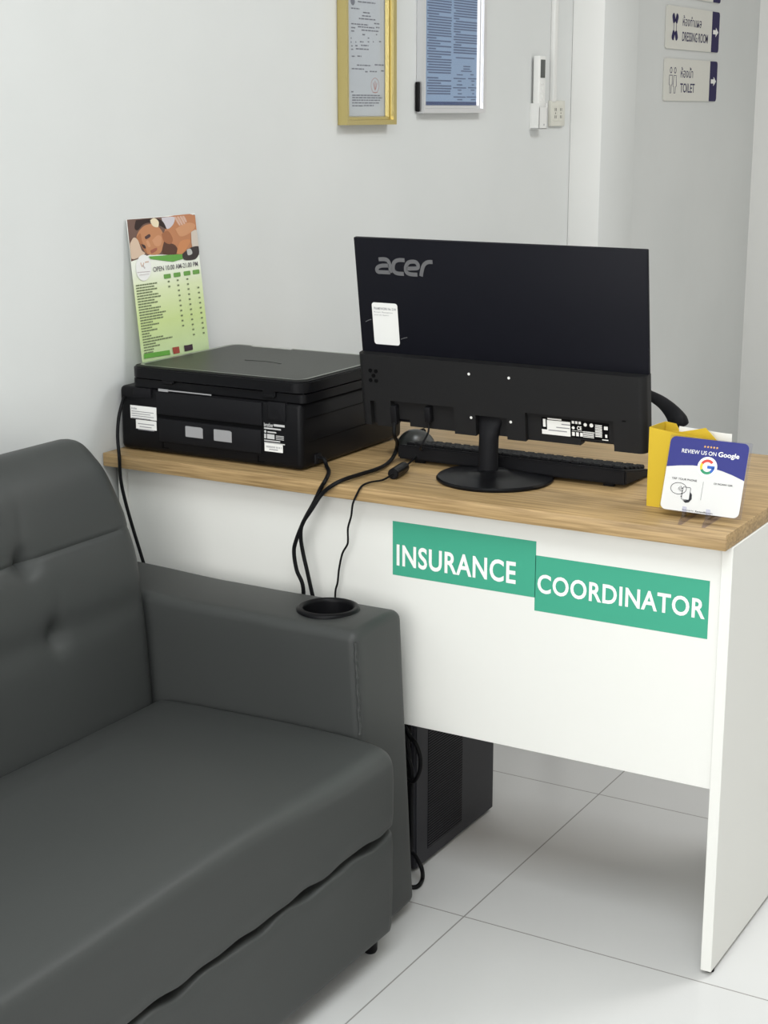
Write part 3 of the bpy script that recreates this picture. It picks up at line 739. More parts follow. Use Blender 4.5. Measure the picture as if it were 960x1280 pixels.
# phone-tap drawing: speech bubble with waves, hand with phone
bx, by = K(210, 594); ribbon(s, circ(bx, by, .0128, .0090, n=36), .0007, M3, .0002, 0, True)
for k in range(3): ribbon(s, circ(bx-.002, by, .0022+.0021*k, .0026+.0022*k, n=10, a0=-38, a1=38), .0006, M3, .0002, 0)
hx, hy = K(275, 640)
ribbon(s, rrect(hx-.0055, hx+.0070, hy-.010, hy+.0095, .0015, 3), .0007, M3, .0002, 0, True)
shape(s, [(hx+.0070, hy+.003), (hx+.0105, hy-.001), (hx+.0112, hy-.008), (hx+.0075, hy-.0135), (hx+.002, hy-.0150), (hx-.003, hy-.0115), (hx+.0055, hy-.0100), (hx+.0072, hy-.008)], M3, 0)
for k in range(4): rect(s, hx-.0072, hx-.0058, hy+.006-.0042*k, hy+.0082-.0042*k, M3, 0)
obj('print', s, ink, card)
ez = thing('acrylic_easel', 'small clear acrylic easel holding the square review plaque', 'easel', (1.14, .07, .75))
for xx in (1.1205, 1.1585):
    Me = frame((xx, 0, 0), (0, 1, 0), (0, 0, 1))
    pts = [(.026, .7505), (.112, .7505), (.108, .7535), (.098, .7545), (.109, .800), (.1050, .800), (.0800, .7578), (.0500, .7578), (.0475, .7740), (.0435, .7755), (.0405, .7600), (.031, .7560)]
    e = B()
    prism(e, pts, Me, .0055); bmesh.ops.recalc_face_normals(e, faces=e.faces); obj('side_rail', e, tinted, ez, True)
obj('crossbar', box(B(), 1.1205, 1.1627, .098, .101, .752, .775, .0006, 1), tinted, ez, True)

# ------------------------------------------------------------------ massage price flyer leaning between wall and printer
fo, fx, ft_ = Vector((.0335, .0925, .880)), Vector((0, 1, 0)), Vector((.005, .0915, 1.1745))
fy = (ft_-fo); fy.y = 0; FH = fy.length; fy.normalize(); Mf = frame(fo, fx, fy); FW = .2105
fl = thing('price_flyer', 'upright massage price flyer with a photo, leaning on wall', 'flyer', M=Mf)
b = B(); rect(b, 0, FW, 0, FH, Matrix(), 0); rect(b, 0, FW, 0, FH, Matrix(), -.0006)
pg = mat('flyer_paper', (.6, .7, .3), .45)
def flyer_grad():
    N, L, bs = nodes(pg); tc = N.new('ShaderNodeTexCoord'); sp = N.new('ShaderNodeSeparateXYZ'); L.new(tc.outputs['Generated'], sp.inputs[0])
    r = N.new('ShaderNodeValToRGB'); e = r.color_ramp.elements
    e[0].position = 0; e[0].color = (.46, .66, .28, 1); e[1].position = 1; e[1].color = (.86, .87, .84, 1)
    for p_, c_ in ((.12, (.55, .68, .38, 1)), (.34, (.58, .70, .30, 1)), (.55, (.70, .78, .48, 1)), (.68, (.84, .87, .77, 1))):
        q = e.new(p_); q.color = c_
    L.new(sp.outputs[1], r.inputs[0]); L.new(r.outputs[0], bs.inputs['Base Color'])
flyer_grad()
sheet_o = obj('sheet', prism(B(), [(0, 0), (FW, 0), (FW, FH), (0, FH)], Matrix.Translation((0, 0, -.0005)), .0005), pg, fl)
# picture coordinates: (0..1, 0..1) measured on the enlargement with the four corners 55,125 / 598,85 / 700,1130 / 178,1240
def F(x, y):
    ax, ay = 150+x/6.4, 255+y/6.4
    d = CR*((ax-480)/FPX) + CU*(-(ay-640)/FPX) + _f; n = fx.cross(fy)
    q = CAM + d*((fo-CAM).dot(n)/d.dot(n)) - fo
    return min(FW-.0005, max(.0005, q.dot(fx))), min(FH-.0005, max(.0005, q.dot(fy)))
Lyr = [0]
def pic(name, pts, col, rough=.5, par=None, sm=0):
    Lyr[0] += 1; s = B(); q = [F(*p_) for p_ in pts]
    if sm:
        C = catmull([(x, y, 0) for x, y in q+[q[0]]], sm)[:-1]; q = [(min(FW-.0005, max(.0005, c.x)), min(FH-.0005, max(.0005, c.y))) for c in C]
    shape(s, q, Matrix(), .0002+.00004*Lyr[0]); mm = mat('print_'+name+str(Lyr[0]), col, rough, .3); return s, mm
def picobj(name, *a, **k):
    s, mm = pic(name, *a, **k); return obj(name, s, mm, sheet_o)
photo = picobj('printed_photo', [(55, 125), (598, 85), (640, 405), (240, 405), (88, 460)], (.17, .10, .08))
def ph(pts, col, sm=5):
    s, mm = pic('photo', pts, col, .5, None, sm); return obj('photo_patch', s, mm, photo)
ph([(330, 110), (600, 92), (628, 330), (610, 395), (450, 400), (340, 300), (360, 190)], (.50, .22, .11))       # shoulder and back
for a, c in (((440, 105), (475, 165)), ((462, 103), (498, 168)), ((484, 100), (516, 160)), ((504, 98), (526, 140))):
    ph([(a[0]-9, a[1]), (a[0]+9, a[1]), (c[0]+7, c[1]), (c[0]-5, c[1]+4)], (.64, .42, .33), 4)                              # hand on the shoulder
ph([(330, 110), (430, 104), (425, 160), (380, 200), (345, 160)], (.62, .58, .62))                            # sleeve
ph([(125, 130), (240, 118), (330, 130), (370, 200), (330, 180), (260, 150), (190, 160), (140, 210), (115, 190)], (.035, .02, .018))   # hair
ph([(150, 215), (200, 170), (280, 165), (340, 230), (345, 330), (310, 400), (215, 398), (170, 330), (130, 270)], (.52, .24, .12))      # face
ph([(350, 300), (440, 330), (455, 395), (340, 398)], (.10, .045, .03))                                        # shadow of neck, dark hair
ph([(130, 270), (160, 235), (175, 300), (200, 345), (215, 398), (170, 340)], (.40, .165, .075))                # shaded side of the face
ph([(255, 290), (300, 250), (330, 270), (320, 330), (280, 335)], (.60, .30, .165))                            # cheek
ph([(205, 300), (222, 290), (242, 335), (225, 345)], (.60, .31, .17), 3)                                      # nose
ph([(330, 240), (380, 215), (420, 280), (400, 320), (350, 300)], (.36, .145, .07))                            # neck
ph([(440, 200), (540, 150), (600, 170), (560, 230), (480, 260)], (.60, .30, .16))                             # light on the back
ph([(450, 395), (480, 300), (560, 290), (500, 395)], (.58, .25, .11))
ph([(195, 262), (232, 240), (240, 262), (205, 282)], (.09, .05, .05), 3)                                      # closed eye
ph([(165, 320), (195, 330), (205, 355), (185, 352)], (.06, .035, .035), 3)
ph([(240, 372), (288, 350), (290, 372), (250, 395)], (.36, .12, .08), 3)                                      # lips
ph([(238, 130), (270, 112), (305, 140), (300, 185), (265, 180), (245, 155)], (.80, .70, .50), 4)              # flower
ph([(75, 320), (105, 270), (140, 290), (170, 370), (195, 400), (90, 440)], (.66, .50, .38))                   # towel
ph([(565, 225), (610, 210), (625, 330), (575, 345)], (.62, .55, .48), 3)                                      # candle
picobj('green_swash', [(228, 420), (495, 400), (500, 440), (420, 462), (330, 452), (240, 440)], (.13, .36, .07))
ph([(495, 400), (560, 350), (625, 340), (628, 395), (600, 440), (530, 450), (500, 435)], (.05, .04, .04))     # stones
ph([(530, 365), (560, 358), (575, 395), (540, 410)], (.5, .5, .48), 3)
s = B(); cxy = [F(185+62*cos(k/30*2*pi), 510+105*sin(k/30*2*pi)) for k in range(30)]; shape(s, cxy, Matrix(), .0013); dsc = obj('round_badge', s, white_paper, sheet_o)
s = B()
for a, c, d in (((160, 470), (172, 505), 0), ((185, 470), (180, 500), 0), ((196, 466), (225, 462), 0)): ribbon(s, [F(*a), F(*c)], .0022, Matrix(), .0016, 0)
obj('badge_mark', s, mat('badge_print', (.60, .42, .32), .5), dsc)
s = B(); ribbon(s, [F(175, 490), F(195, 515)], .003, Matrix(), .0016, 0); ribbon(s, [F(135, 548), F(235, 540)], .0016, Matrix(), .0016, 0); ribbon(s, [F(150, 570), F(228, 560)], .0012, Matrix(), .0016, 0)
obj('badge_mark', s, mat('badge_grey', (.55, .5, .5), .5), dsc)
s = B(); (xa, y_), (xb, yb_) = F(265, 540), F(622, 500)
zt = (F(265, 500)[1]+F(622, 462)[1])/2; zb = (F(265, 540)[1]+F(622, 500)[1])/2
text(s, 'OPEN 10.00 AM-21.00 PM', xa, xb, zb, zt, Matrix(), .008, .0009); obj('lettering', s, mat('heading_grey', (.14, .13, .14), .5), sheet_o)
s = B()
for x, y in ((377, 578), (455, 566), (535, 554), (607, 543)):
    c_ = F(x, y); prism(s, rrect(c_[0]-.0105, c_[0]+.0105, c_[1]-.0042, c_[1]+.0042, .0015, 2), Matrix.Translation((0, 0, .0003)), .0005)
obj('column_heading', s, mat('heading_green', (.14, .33, .07), .5), sheet_o)
s = B()
ends = [295, 272, 295, 258, 305, 330, 275, 300, 252, 325, 315, 365, 340, 345, 262, 312, 258, 298, 235, 250, 345, 420, 285, 320, 270, 265]
for k, ex in enumerate(ends):
    xs = 125+k*2.75; ys_ = 655+k*21.6
    p_ = F(xs, ys_); q_ = F(ex, ys_-(ex-xs)*.115); yy = p_[1]
    x = p_[0]
    while x < q_[0]-.001:
        ww = random.uniform(.004, .012); rect(s, x, min(x+ww, q_[0]), yy-.0013, yy+.0013, Matrix(), .0006); x += ww+.0010
obj('price_text', s, mat('list_print', (.17, .21, .11), .6), sheet_o)
s = B()
s.free()
for cx, ys_, n_ in ((388, 620, 2), (460, 610, 10), (537, 600, 12), (625, 668, 10)):
    s = B()
    for k in range(n_):
        p_ = F(cx+k*4.8, ys_+k*40.3); rect(s, p_[0]-.0030, p_[0]+.0030, p_[1]-.0016, p_[1]+.0016, Matrix(), .0006)
    obj('price_column', s, MATS['list_print'], sheet_o)
picobj('green_footer', [(188, 1200), (392, 1168), (400, 1204), (190, 1238)], (.13, .36, .06))
picobj('small_photo', [(415, 1148), (468, 1140), (475, 1190), (425, 1200)], (.35, .07, .05)); picobj('small_photo', [(508, 1132), (540, 1128), (575, 1120), (580, 1165), (515, 1180)], (.05, .03, .04))

# ------------------------------------------------------------------ framed certificates
def picture_frame(name, label, y0, y1, z0, z1, depth, fw, m_frame, seed, reflect_col, inner):
    fr = thing(name, label, 'picture frame', (0, (y0+y1)/2, z0), 'framed certificates on the wall')
    b = B()
    O = [(y0, z0), (y1, z0), (y1, z1), (y0, z1)]; I = [(y0+fw, z0+fw), (y1-fw, z0+fw), (y1-fw, z1-fw), (y0+fw, z1-fw)]
    lv = [[(0.0008, p_) for p_ in O], [(depth, p_) for p_ in O],
          [(depth-.002, (O[k][0]+(I[k][0]-O[k][0])*.55, O[k][1]+(I[k][1]-O[k][1])*.55)) for k in range(4)],
          [(depth-.010, (O[k][0]+(I[k][0]-O[k][0])*.60, O[k][1]+(I[k][1]-O[k][1])*.60)) for k in range(4)],
          [(depth-.011, (O[k][0]+(I[k][0]-O[k][0])*.9, O[k][1]+(I[k][1]-O[k][1])*.9)) for k in range(4)], [(depth-.020, p_) for p_ in I]]
    rs = [[b.verts.new((x, p_[0], p_[1])) for x, p_ in ring] for ring in lv]
    for a, c in zip(rs, rs[1:]):
        for k in range(4): b.faces.new((a[k], a[(k+1) % 4], c[(k+1) % 4], c[k]))
    bmesh.ops.recalc_face_normals(b, faces=b.faces)
    obj('frame', b, m_frame, fr, True, angle=20)
    obj('backing_board', box(B(), .001, .003, y0+.004, y1-.004, z0+.004, z1-.004), mat('backing', (.05, .045, .04), .7), fr, True)
    pb = box(B(), .0032, .0040, y0+fw*.8, y1-fw*.8, z0+fw*.8, z1-fw*.8); doc = obj('certificate', pb, mat(name+'_paper', reflect_col, .6, .2), fr, True)  # bluish reflection of the glass is put into the paper colour
    obj('glass_pane', box(B(), .0050, .0058, y0+fw*.95, y1-fw*.95, z0+fw*.95, z1-fw*.95), pane_m, fr, True)
    return fr, doc, frame((.0040, 0, 0), (0, 1, 0), (0, 0, 1))
def PX(y_, *a): return on(0, .006, *a)
g0, g1 = .842, 1.060
fr, doc, Md = picture_frame('gold_certificate_frame', 'gold framed certificate hanging on the wall left of the silver frame', g0, g1, 1.338, 1.672, .026, .019, gold, 1, (.50, .535, .575), 0)
s = B(); Z = lambda y_: interp([(0, 1.610), (145, 1.36)], y_)
def G(cx, cy):  # measured on the 7.76-fold enlargement of the gold frame
    q = on(0, .005, 420+cx/7.7625, cy/7.76); return q.y, q.z
def docline(s, f, x0, x1, y, wd, h=.0003):
    p_, q_ = f(x0, y), f(x1, y); rect(s, p_[0], q_[0], p_[1]-wd/2, p_[1]+wd/2, Md, h)
for x0, x1, y in ((215, 385, 24), (150, 230, 82), (265, 330, 124), (255, 340, 156), (225, 385, 186), (150, 315, 236), (372, 425, 230), (150, 190, 268), (215, 375, 265), (390, 425, 268), (150, 180, 300), (250, 415, 298), (258, 285, 336), (390, 402, 336), (145, 155, 370), (310, 325, 370), (145, 155, 408), (190, 200, 408), (235, 270, 406), (310, 325, 406), (360, 370, 406), (420, 440, 404), (150, 165, 445), (190, 212, 443), (245, 318, 441), (150, 170, 478), (195, 320, 476), (155, 190, 546), (210, 250, 545), (205, 340, 634), (378, 465, 630), (155, 275, 668), (285, 310, 696), (330, 400, 694), (440, 470, 688), (150, 172, 890), (160, 430, 925), (160, 450, 948), (160, 430, 972), (160, 420, 998), (160, 270, 1026), (275, 370, 1024)):
    x = x0
    p_, q_ = G(x0, y), G(x1, y); yy = p_[0]; zz = (p_[1]+q_[1])/2
    while yy < q_[0]-.0005:
        w_ = min(random.uniform(.006, .018), q_[0]-yy); rect(s, yy, yy+w_, zz-.0014, zz+.0014, Md); yy += w_+.0022
p_ = G(165, 10); shape(s, circ(p_[0], p_[1], .009, .009, 20), Md)
obj('print', s, mat('document_ink', (.17, .18, .22), .6), doc, True)
s = B(); p_ = G(383, 830); ribbon(s, circ(p_[0], p_[1], .018, .0165, 30), .0010, Md, .0003, 0, True)
ribbon(s, [(p_[0]-.008, p_[1]+.006), (p_[0], p_[1]-.010), (p_[0]+.008, p_[1]+.006)], .002, Md, .0003, 3); ribbon(s, [(p_[0], p_[1]+.010), (p_[0], p_[1]-.010)], .002, Md, .0003, 0)
ribbon(s, [(p_[0]-.011, p_[1]-.015), (p_[0]+.011, p_[1]-.015)], .0012, Md, .0003, 0)
lab(obj('red_seal', s, mat('seal_ink', (.42, .20, .18), .6), doc, True), 'faint red seal')
h0, h1 = 1.199, 1.524
fr, doc, Md = picture_frame('silver_certificate_frame', 'silver framed blue-tinted certificate hanging on the wall right of the gold frame', h0, h1, 1.363, 1.800, .022, .020, silver, 2, (.27, .38, .56), 0)
def H(cx, cy): q = on(0, .005, 515+cx/8.53, cy/8.533); return q.y, q.z
s = B(); za = H(170, 1060)[1]
c0, c1, e0, e1 = H(165, 600)[0], H(425, 600)[0], H(445, 600)[0], H(705, 600)[0]
z = 1.775; k = 0
rnd = random.Random(3)
while z > 1.405:
    short = rnd.random() < .22
    if abs(z-H(170, 798)[1]) > .004: rect(s, c0+(.006 if k % 3 == 0 else 0), c0+(c1-c0)*(rnd.uniform(.25, .6) if short else rnd.uniform(.96, 1)), z-.0016, z+.0016, Md)
    if z > H(450, 580)[1]: rect(s, e0+(.010 if rnd.random() < .3 else 0), e0+(e1-e0)*(rnd.uniform(.2, .6) if rnd.random() < .25 else .98), z-.0016, z+.0016, Md)
    z -= .0062; k += 1
for x0, x1, y in ((470, 670, 620), (550, 625, 710), (550, 620, 737), (525, 640, 760), (480, 545, 798), (625, 660, 798), (445, 575, 838), (600, 700, 840), (490, 530, 865), (635, 670, 865), (480, 540, 905), (640, 665, 905), (440, 580, 937), (600, 700, 937), (490, 530, 962), (630, 670, 962), (490, 535, 1000), (645, 665, 1000), (445, 575, 1035), (585, 705, 1035), (485, 540, 1063), (630, 680, 1063)):
    p_, q_ = H(x0, y), H(x1, y); zz = (p_[1]+q_[1])/2; rect(s, p_[0], q_[0], zz-.0013, zz+.0013, Md)
obj('print', s, mat('blue_document_ink', (.07, .11, .22), .6), doc, True)
s = B(); zt = H(300, 1085)[1]; rect(s, h0+.017, h1-.017, 1.3795, 1.3905, Md, .0004); obj('bottom_band', s, mat('navy_band', (.02, .05, .16), .5), doc, True)
# black strut of the frame's back, showing past its left edge
o = obj('easel_back', box(B(), .0015, .010, h0-.010, h0+.02, 1.366, 1.436, .003, 2), blk, fr, True); lab(o, 'black strut of the frame back')

# ------------------------------------------------------------------ remote control in its holder, outlet
hd = thing('remote_holder', 'white plastic wall holder with the remote control standing in it', 'holder', (0, 1.857, 1.319))
b = B(); Mh_ = Matrix()
box(b, .0005, .003, 1.832, 1.882, 1.319, 1.388); box(b, .003, .030, 1.832, 1.8345, 1.319, 1.388, .0008, 1); box(b, .003, .030, 1.8795, 1.882, 1.319, 1.388, .0008, 1)
box(b, .0275, .030, 1.832, 1.882, 1.319, 1.378, .0008, 1); box(b, .003, .030, 1.832, 1.882, 1.319, 1.3215)
obj('holder_body', b, white_p, hd, True)
s = B(); shape(s, circ(1.862, 1.331, .0028, .0028, 16), frame((.0301, 0, 0), (0, 1, 0), (0, 0, 1)), .0002); obj('badge', s, grey_ink, hd, True)
rc = thing('remote_control', 'white air conditioner remote control standing in the wall holder', 'remote control', (.016, 1.857, 1.322))
obj('case', box(B(), .006, .0255, 1.8362, 1.8778, 1.322, 1.513, .004, 3), white_p, rc, True)
Mr = frame((.0255, 0, 0), (0, 1, 0), (0, 0, 1))
obj('display', prism(B(), rrect(1.8425, 1.8715, 1.455, 1.503, .002, 3), Mr, .0006), dark_screen, rc, True)
for (y_, z_, ry, rz) in ((1.850, 1.440, .0045, .0022), (1.864, 1.440, .0045, .0022), (1.857, 1.426, .0035, .005), (1.847, 1.417, .003, .002), (1.867, 1.417, .003, .002), (1.857, 1.406, .0035, .0045), (1.847, 1.396, .003, .002), (1.867, 1.396, .003, .002)):
    obj('button', prism(B(), circ(y_, z_, ry, rz, 14), Mr, .0012), mat('button_white', (.86, .86, .84), .4), rc, True)
ou = thing('power_outlet', 'cream double power outlet on the wall behind the remote holder', 'outlet', (0, 2.0, 1.325))
obj('cover_plate', box(B(), 0, .010, 1.951, 2.046, 1.326, 1.396, .002, 2), cream_p, ou, True)
for yc in (1.978, 2.014):
    obj('socket_face', box(B(), .0095, .0112, yc-.014, yc+.014, 1.340, 1.383, .001, 1), cream_p, ou, True)
    s = B(); Mo = frame((.0112, 0, 0), (0, 1, 0), (0, 0, 1))
    for dz in (.010, -.010): rect(s, yc-.005, yc-.002, 1.3615+dz-.004, 1.3615+dz+.004, Mo, .0003); rect(s, yc+.003, yc+.006, 1.3615+dz-.004, 1.3615+dz+.004, Mo, .0003)
    shape(s, circ(yc, 1.3615, .0022, n=12), Mo, .0003)
    obj('pin_holes', s, mat('hole_dark', (.06, .055, .045), .6), ou, True)

# ------------------------------------------------------------------ direction signs in the corridor
def dir_sign(name, z0, z1, thai, eng, label):
    y0, y1 = 2.832, 3.340
    M = frame((.0055, 0, 0), (0, 1, 0), (0, 0, 1))
    sg = thing(name, label, 'sign', (0, (y0+y1)/2, z0), 'corridor direction signs')
    pl_ = obj('plate', prism(B(), rrect(y0, y1, z0, z1, .008, 4), frame((.0008, 0, 0), (0, 1, 0), (0, 0, 1)), .0047), mat('sign_plate', (.72, .71, .655), .45), sg, True)
    e = [(3.265, z0), (y1-.012, z0)]+[(y1-.012+.012*cos(radians(a)), z0+.012+.012*sin(radians(a))) for a in range(-90, 1, 15)]+[(y1-.012+.012*cos(radians(a)), z1-.012+.012*sin(radians(a))) for a in range(0, 91, 15)]+[(3.265, z1)]
    en = obj('arrow_panel', prism(B(), e, M, .0006), navy, sg, True)
    zc = (z0+z1)/2; s = B(); Ma = frame((.0062, 0, 0), (0, 1, 0), (0, 0, 1))
    shape(s, [(3.276, zc-.007), (3.303, zc-.007), (3.303, zc-.016), (3.330, zc), (3.303, zc+.016), (3.303, zc+.007), (3.276, zc+.007)], Ma, .0002); obj('arrow', s, white_ink, en, True)
    s = B()
    if eng: text(s, thai, 2.978, 2.978+.0125*len(thai)*(1.35 if len(thai) < 8 else 1.6), zc+.008, zc+.042, M, .005, .0003); text(s, eng, 2.978, 3.118 if len(eng) < 8 else 3.228, zc-.040, zc-.010, M, .012, .0003)
    if eng: obj('lettering', s, navy, sg, True)
    else: s.free()
    return sg, M, zc
sg, M, zc = dir_sign('direction_sign', 1.399, 1.533, 'ห้องน้ำ', 'TOILET', 'white wall sign reading TOILET below the dressing room sign')
s = B()
for cx, skirt in ((2.888, 0), (2.926, 1)):
    ribbon(s, circ(cx, zc+.030, .0085, .0085, 20), .003, M, .0004, 0, True)
    if skirt: ribbon(s, [(cx-.010, zc+.014), (cx+.010, zc+.014), (cx+.016, zc-.020), (cx+.008, zc-.022), (cx+.006, zc-.042), (cx-.006, zc-.042), (cx-.008, zc-.022), (cx-.016, zc-.020)], .003, M, .0004, 0, True)
    else: ribbon(s, [(cx-.013, zc+.014), (cx+.013, zc+.014), (cx+.014, zc-.014), (cx+.007, zc-.018), (cx+.006, zc-.042), (cx-.006, zc-.042), (cx-.007, zc-.018), (cx-.014, zc-.014)], .003, M, .0004, 0, True)
obj('pictogram', s, navy, sg, True)
sg, M, zc = dir_sign('direction_sign', 1.563, 1.697, 'ห้องทำแผล', 'DRESSING ROOM', 'white wall sign reading DRESSING ROOM above the toilet sign')
s = B()
for sgn in (1, -1):   # two crossed plasters
    a = radians(62*sgn); R2 = Matrix.Rotation(a, 4, 'Z'); Mq = M @ Matrix.Translation((2.908, zc+.002, 0)) @ R2
    for q0, q1 in ((.014, .046), (-.046, -.014)):
        pp = rrect(q0, q1, -.0115, .0115, .009, 4); shape(s, pp, Mq, .0004)
ribbon(s, rrect(2.896, 2.920, zc-.016, zc+.020, .004, 3), .0025, M, .0006, 0, True)
obj('pictogram', s, navy, sg, True)
sg, M, zc = dir_sign('direction_sign', 1.727, 1.861, '', '', 'white wall sign at the top edge of the photo above the others')

# ------------------------------------------------------------------ computer tower under the desk
pc = thing('computer_tower', 'black desktop computer tower standing under the desk', 'computer', (.53, .26, 0))
b = B(); box(b, .442, .612, .108, .428, .006, .392, .003, 2); obj('case', b, case_m, pc, True)
sd = obj('side_panel', box(B(), .6120, .6145, .112, .426, .008, .390, .0008, 1), case_m, pc, True)
def T(x, y): q = on(0, .6146, x, y); return q.y, q.z
ya, za = T(535, 945); yb_, zb = T(577, 1030)
Mt = frame((.6146, 0, 0), (0, 1, 0), (0, 0, 1)); vz0, vz1 = .030, .290
s = B(); rect(s, ya, yb_, vz0, vz1, Mt, .0001); vg = obj('vent_grille', s, mat('vent_dark', (.003, .003, .004), .6, .1), sd, True); lab(vg, 'dark slatted vent grille on the tower side')
s = B(); z = vz0+.002
while z < vz1-.003:
    box(s, .6147, .6155, ya+.001, yb_-.001, z, z+.0022); z += .0052
obj('vent_slats', s, case_m, vg, True)
Mk = frame((0, .108, 0), (1, 0, 0), (0, 0, 1))
s = B(); box(s, .598, .606, .1068, .108, .25, .385); obj('rear_bracket', s, steel, pc, True)
s = B(); box(s, .46, .59, .1068, .108, .03, .36); obj('rear_plate', s, blk_dark, pc, True)
for x in (.47, .57):
    for y in (.15, .38): obj('foot', lathe(B(), [(0, 0), (.013, 0), (.013, .007), (0, .007)], (x, y, 0), 16), rubber, pc, True)

# ------------------------------------------------------------------ cables
def cable(name, pts, r, label, m_=rubber, extra=None):
    o = obj(name, tube(B(), pts, r, 10, 8), m_, angle=80); tag(o, label, 'cable', 'black cables around the desk'); return o
def Zp(x, y, z): return on(2, z, x, y)
def Yp(x, y, v): return on(1, v, x, y)
r1 = .0030
# printer mains cord at the wall end
cable('mains_cable', [(.028, .062, .846), (.024, .045, .850), Yp(152.5, 505, .026), Yp(148.5, 522, .015), Yp(147, 545, .004), Yp(149, 570, -.005), Yp(151, 600, -.005), Yp(157, 628, -.004), Yp(166, 660, -.002), Yp(178, 699, .002), (.115, .008, .45), (.13, .012, .30)], .0032, 'black cord hanging from left end of printer over the desk edge')
# printer supply cable, right side
cable('printer_cable', [(.4215, .095, .767), (.432, .094, .767), Zp(408, 582, .757), Zp(411, 590, .7565), Zp(407, 600, .7565), Yp(401, 610, -.0045), Yp(392, 629, -.0042), Yp(380, 651, -.004), Yp(370, 676, -.004), Yp(367.5, 691, -.002), Yp(371, 713, .0), Yp(379, 735, .004), (.438, .012, .48), (.45, .020, .30)], .0036, 'black cable leaving the right side of printer, left one of the crossing pair')
# monitor power cable
p_ = mon(493, 512, HW-.006); w0 = MO+Vector((1, 0, 0))*p_[0]+V*(p_[1]-.02)+Wn*(HW-.004)
cable('monitor_power_cable', [w0, w0+Vector((.003, -.006, -.025)), Zp(496.5, 553, .785), Zp(494, 566, .762), Zp(486, 578, .7565), Zp(472, 586, .7565), Zp(450, 593, .7565), Zp(430, 599.5, .7565), Yp(415, 607, -.006), Yp(402, 618, -.006), Yp(390, 636, -.0115), Yp(378, 655, -.0115), Yp(376, 672, -.007), Yp(379, 692, -.002), Yp(384, 714, .0), Yp(389, 737, .004), (.47, .014, .48), (.49, .022, .30)], .0036, 'black cable from the back of monitor, right one of the crossing pair')
# thin adaptor lead with its ferrite
p_ = mon(535.5, 516, HW-.006); w1 = MO+Vector((1, 0, 0))*p_[0]+V*(p_[1]-.014)+Wn*(HW-.004)
fa, fb = Zp(505, 584, .760), Zp(491.5, 592.5, .760)
o = cable('adaptor_lead', [w1, w1+Vector((.002, -.004, -.02)), w1+Vector((-.005, -.02, -.045)), Zp(527, 563, .775), Zp(518, 573, .762), fa, fb, Zp(478, 600, .7545), Zp(462, 603, .7545), Yp(452, 608, -.004), Yp(446, 618, -.004), Yp(441, 630, -.004), Yp(439, 645, -.002), Yp(435, 660, .006), Yp(435, 674, .012), Yp(434, 681, .014), Yp(428, 692, .018), Yp(424, 710, .020), Yp(422, 728, .020), Yp(419, 745, .022), (.50, .024, .46), (.50, .026, .33)], .0018, 'thin black lead with a ferrite bead, hanging right of the crossing pair')
ax = (fb-fa).normalized(); fm = B(); tube(fm, [fa+ax*-.002, fa-ax*.0, fb, fb+ax*.002], .0075, 18, 0, rfun=lambda t: .0080 if t < .1 or t > .9 else .0098); obj('ferrite_bead', fm, blk, o)
# cables behind the tower
def TX(x, y, v=.105): return on(1, v, x, y)
cable('tower_cable', [(.545, .10, .36), (.585, .085, .33), TX(511, 918, .085), TX(520, 930, .08), TX(525.5, 948, .08), TX(524, 966, .085), TX(515, 977, .09), (.585, .098, .205)], .0040, 'black cable looping at the back of the tower near sofa arm')
cable('tower_cable', [(.56, .10, .30), (.588, .094, .26), TX(514, 960, .092), TX(514, 1000, .092), TX(514, 1040, .092), TX(514, 1062, .088), TX(520, 1071, .082), TX(527, 1085, .07), Zp(528, 1098, .006), Zp(523, 1107, .005), Zp(513, 1109, .005), (.60, .035, .0045)], .0040, 'black cable hanging down and curling on floor by sofa arm')
cable('tower_cable', [(.575, .10, .34), (.596, .096, .29), TX(511, 950, .096), TX(511.5, 1000, .096), TX(512, 1050, .094), (.592, .08, .02), (.57, .07, .005), (.52, .06, .005)], .0055, 'thick black cable hanging straight behind the tower')

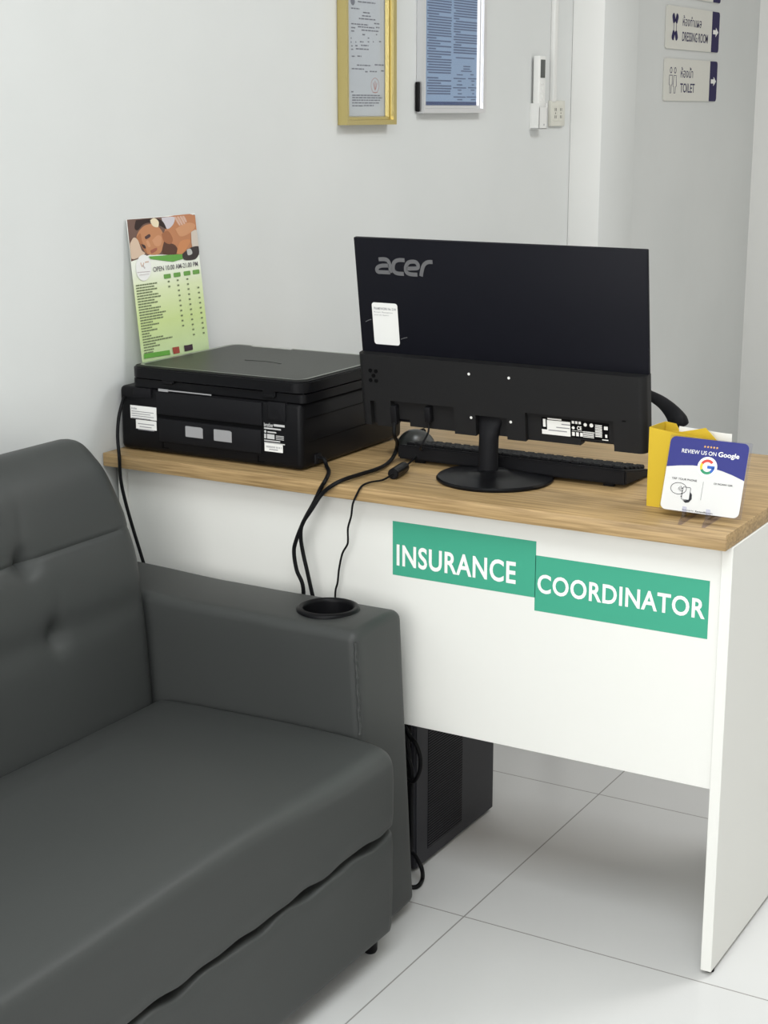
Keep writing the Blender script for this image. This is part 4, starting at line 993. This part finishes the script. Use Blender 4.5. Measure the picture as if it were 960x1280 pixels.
# ------------------------------------------------------------------ office chair behind the desk
ca = radians(38)
Mch = Matrix.Translation((.40, 1.20, 0)) @ Matrix.Rotation(ca, 4, 'Z')   # local -y is forward
ch = thing('office_chair', 'black office chair behind desk, its curved armrest showing beside monitor', 'chair', M=Mch)
fab = mat('black_mesh_fabric', (.010, .010, .0115), .7, .1)
obj('seat', box(B(), -.23, .23, -.23, .22, .44, .51, .03, 4), fab, ch)
bb = B(); box(bb, -.21, .21, .22, .26, .56, .93, .018, 4)
for v in bb.verts: v.co.y += .12*(v.co.z-.56)-.35*v.co.x**2*-1*.6
obj('backrest', bb, fab, ch)
obj('back_bar', tube(B(), [(0, .15, .46), (0, .255, .48), (0, .285, .60), (0, .30, .72)], .016, 10, 6), blk, ch)
obj('gas_lift', lathe(B(), [(0, .10), (.028, .10), (.028, .28), (.018, .28), (.018, .44), (0, .44)], n=24), blk, ch)
for k in range(5):
    a = 2*pi*k/5+.3; d = Vector((cos(a), sin(a), 0))
    lg_ = obj('leg', tube(B(), [d*.02+Vector((0, 0, .115)), d*.15+Vector((0, 0, .105)), d*.285+Vector((0, 0, .075))], .016, 10, 6, rfun=lambda t: .022-.009*t), blk, ch)
    obj('caster', lathe(B(), [(0, -.012), (.020, -.012), (.025, -.006), (.025, .006), (.020, .012), (0, .012)], n=24, M=Matrix.Translation(d*.285+Vector((0, 0, .0255))) @ Matrix.Rotation(a+pi/2, 4, 'Z') @ Matrix.Rotation(pi/2, 4, 'Y')), blk, lg_)
# looped armrests: the one at the sitter's right follows the measured curve
def CHL(x, y, v): return Mch.inverted() @ on(1, v, x, y)
armw = [CHL(780, 487, 1.09), CHL(800, 489.5, 1.06), CHL(812, 494, 1.04), CHL(826, 502, 1.02), CHL(837, 511.5, 1.0), CHL(844.5, 521, .99), CHL(848, 528, .985), CHL(849, 533, .985)]
def arf(t): return interp([(0, .010), (.3, .011), (.5, .0145), (.65, .018), (.8, .0215), (.92, .0215), (.97, .016), (1, .007)], t)
stem = [CHL(843, 527, .99), CHL(838, 537, .99), CHL(833, 560, 1.0)]
stem += [Vector((stem[-1].x-.02, stem[-1].y+.08, .52)), Vector((.215, -.02, .475))]
for sgn in (1, -1):
    fl_ = lambda L_: [Vector((sgn*p.x, p.y, p.z)) for p in L_]
    ap = obj('armrest', tube(B(), fl_(armw), .02, 16, 8, rfun=arf), blk_matte, ch)
    obj('armrest_stem', tube(B(), fl_(stem), .011, 12, 8), blk, ap)
    obj('back_stem', tube(B(), fl_([armw[0], armw[0]+Vector((-.02, .05, -.08)), Vector((.215, .14, .475))]), .010, 12, 8), blk, ap)
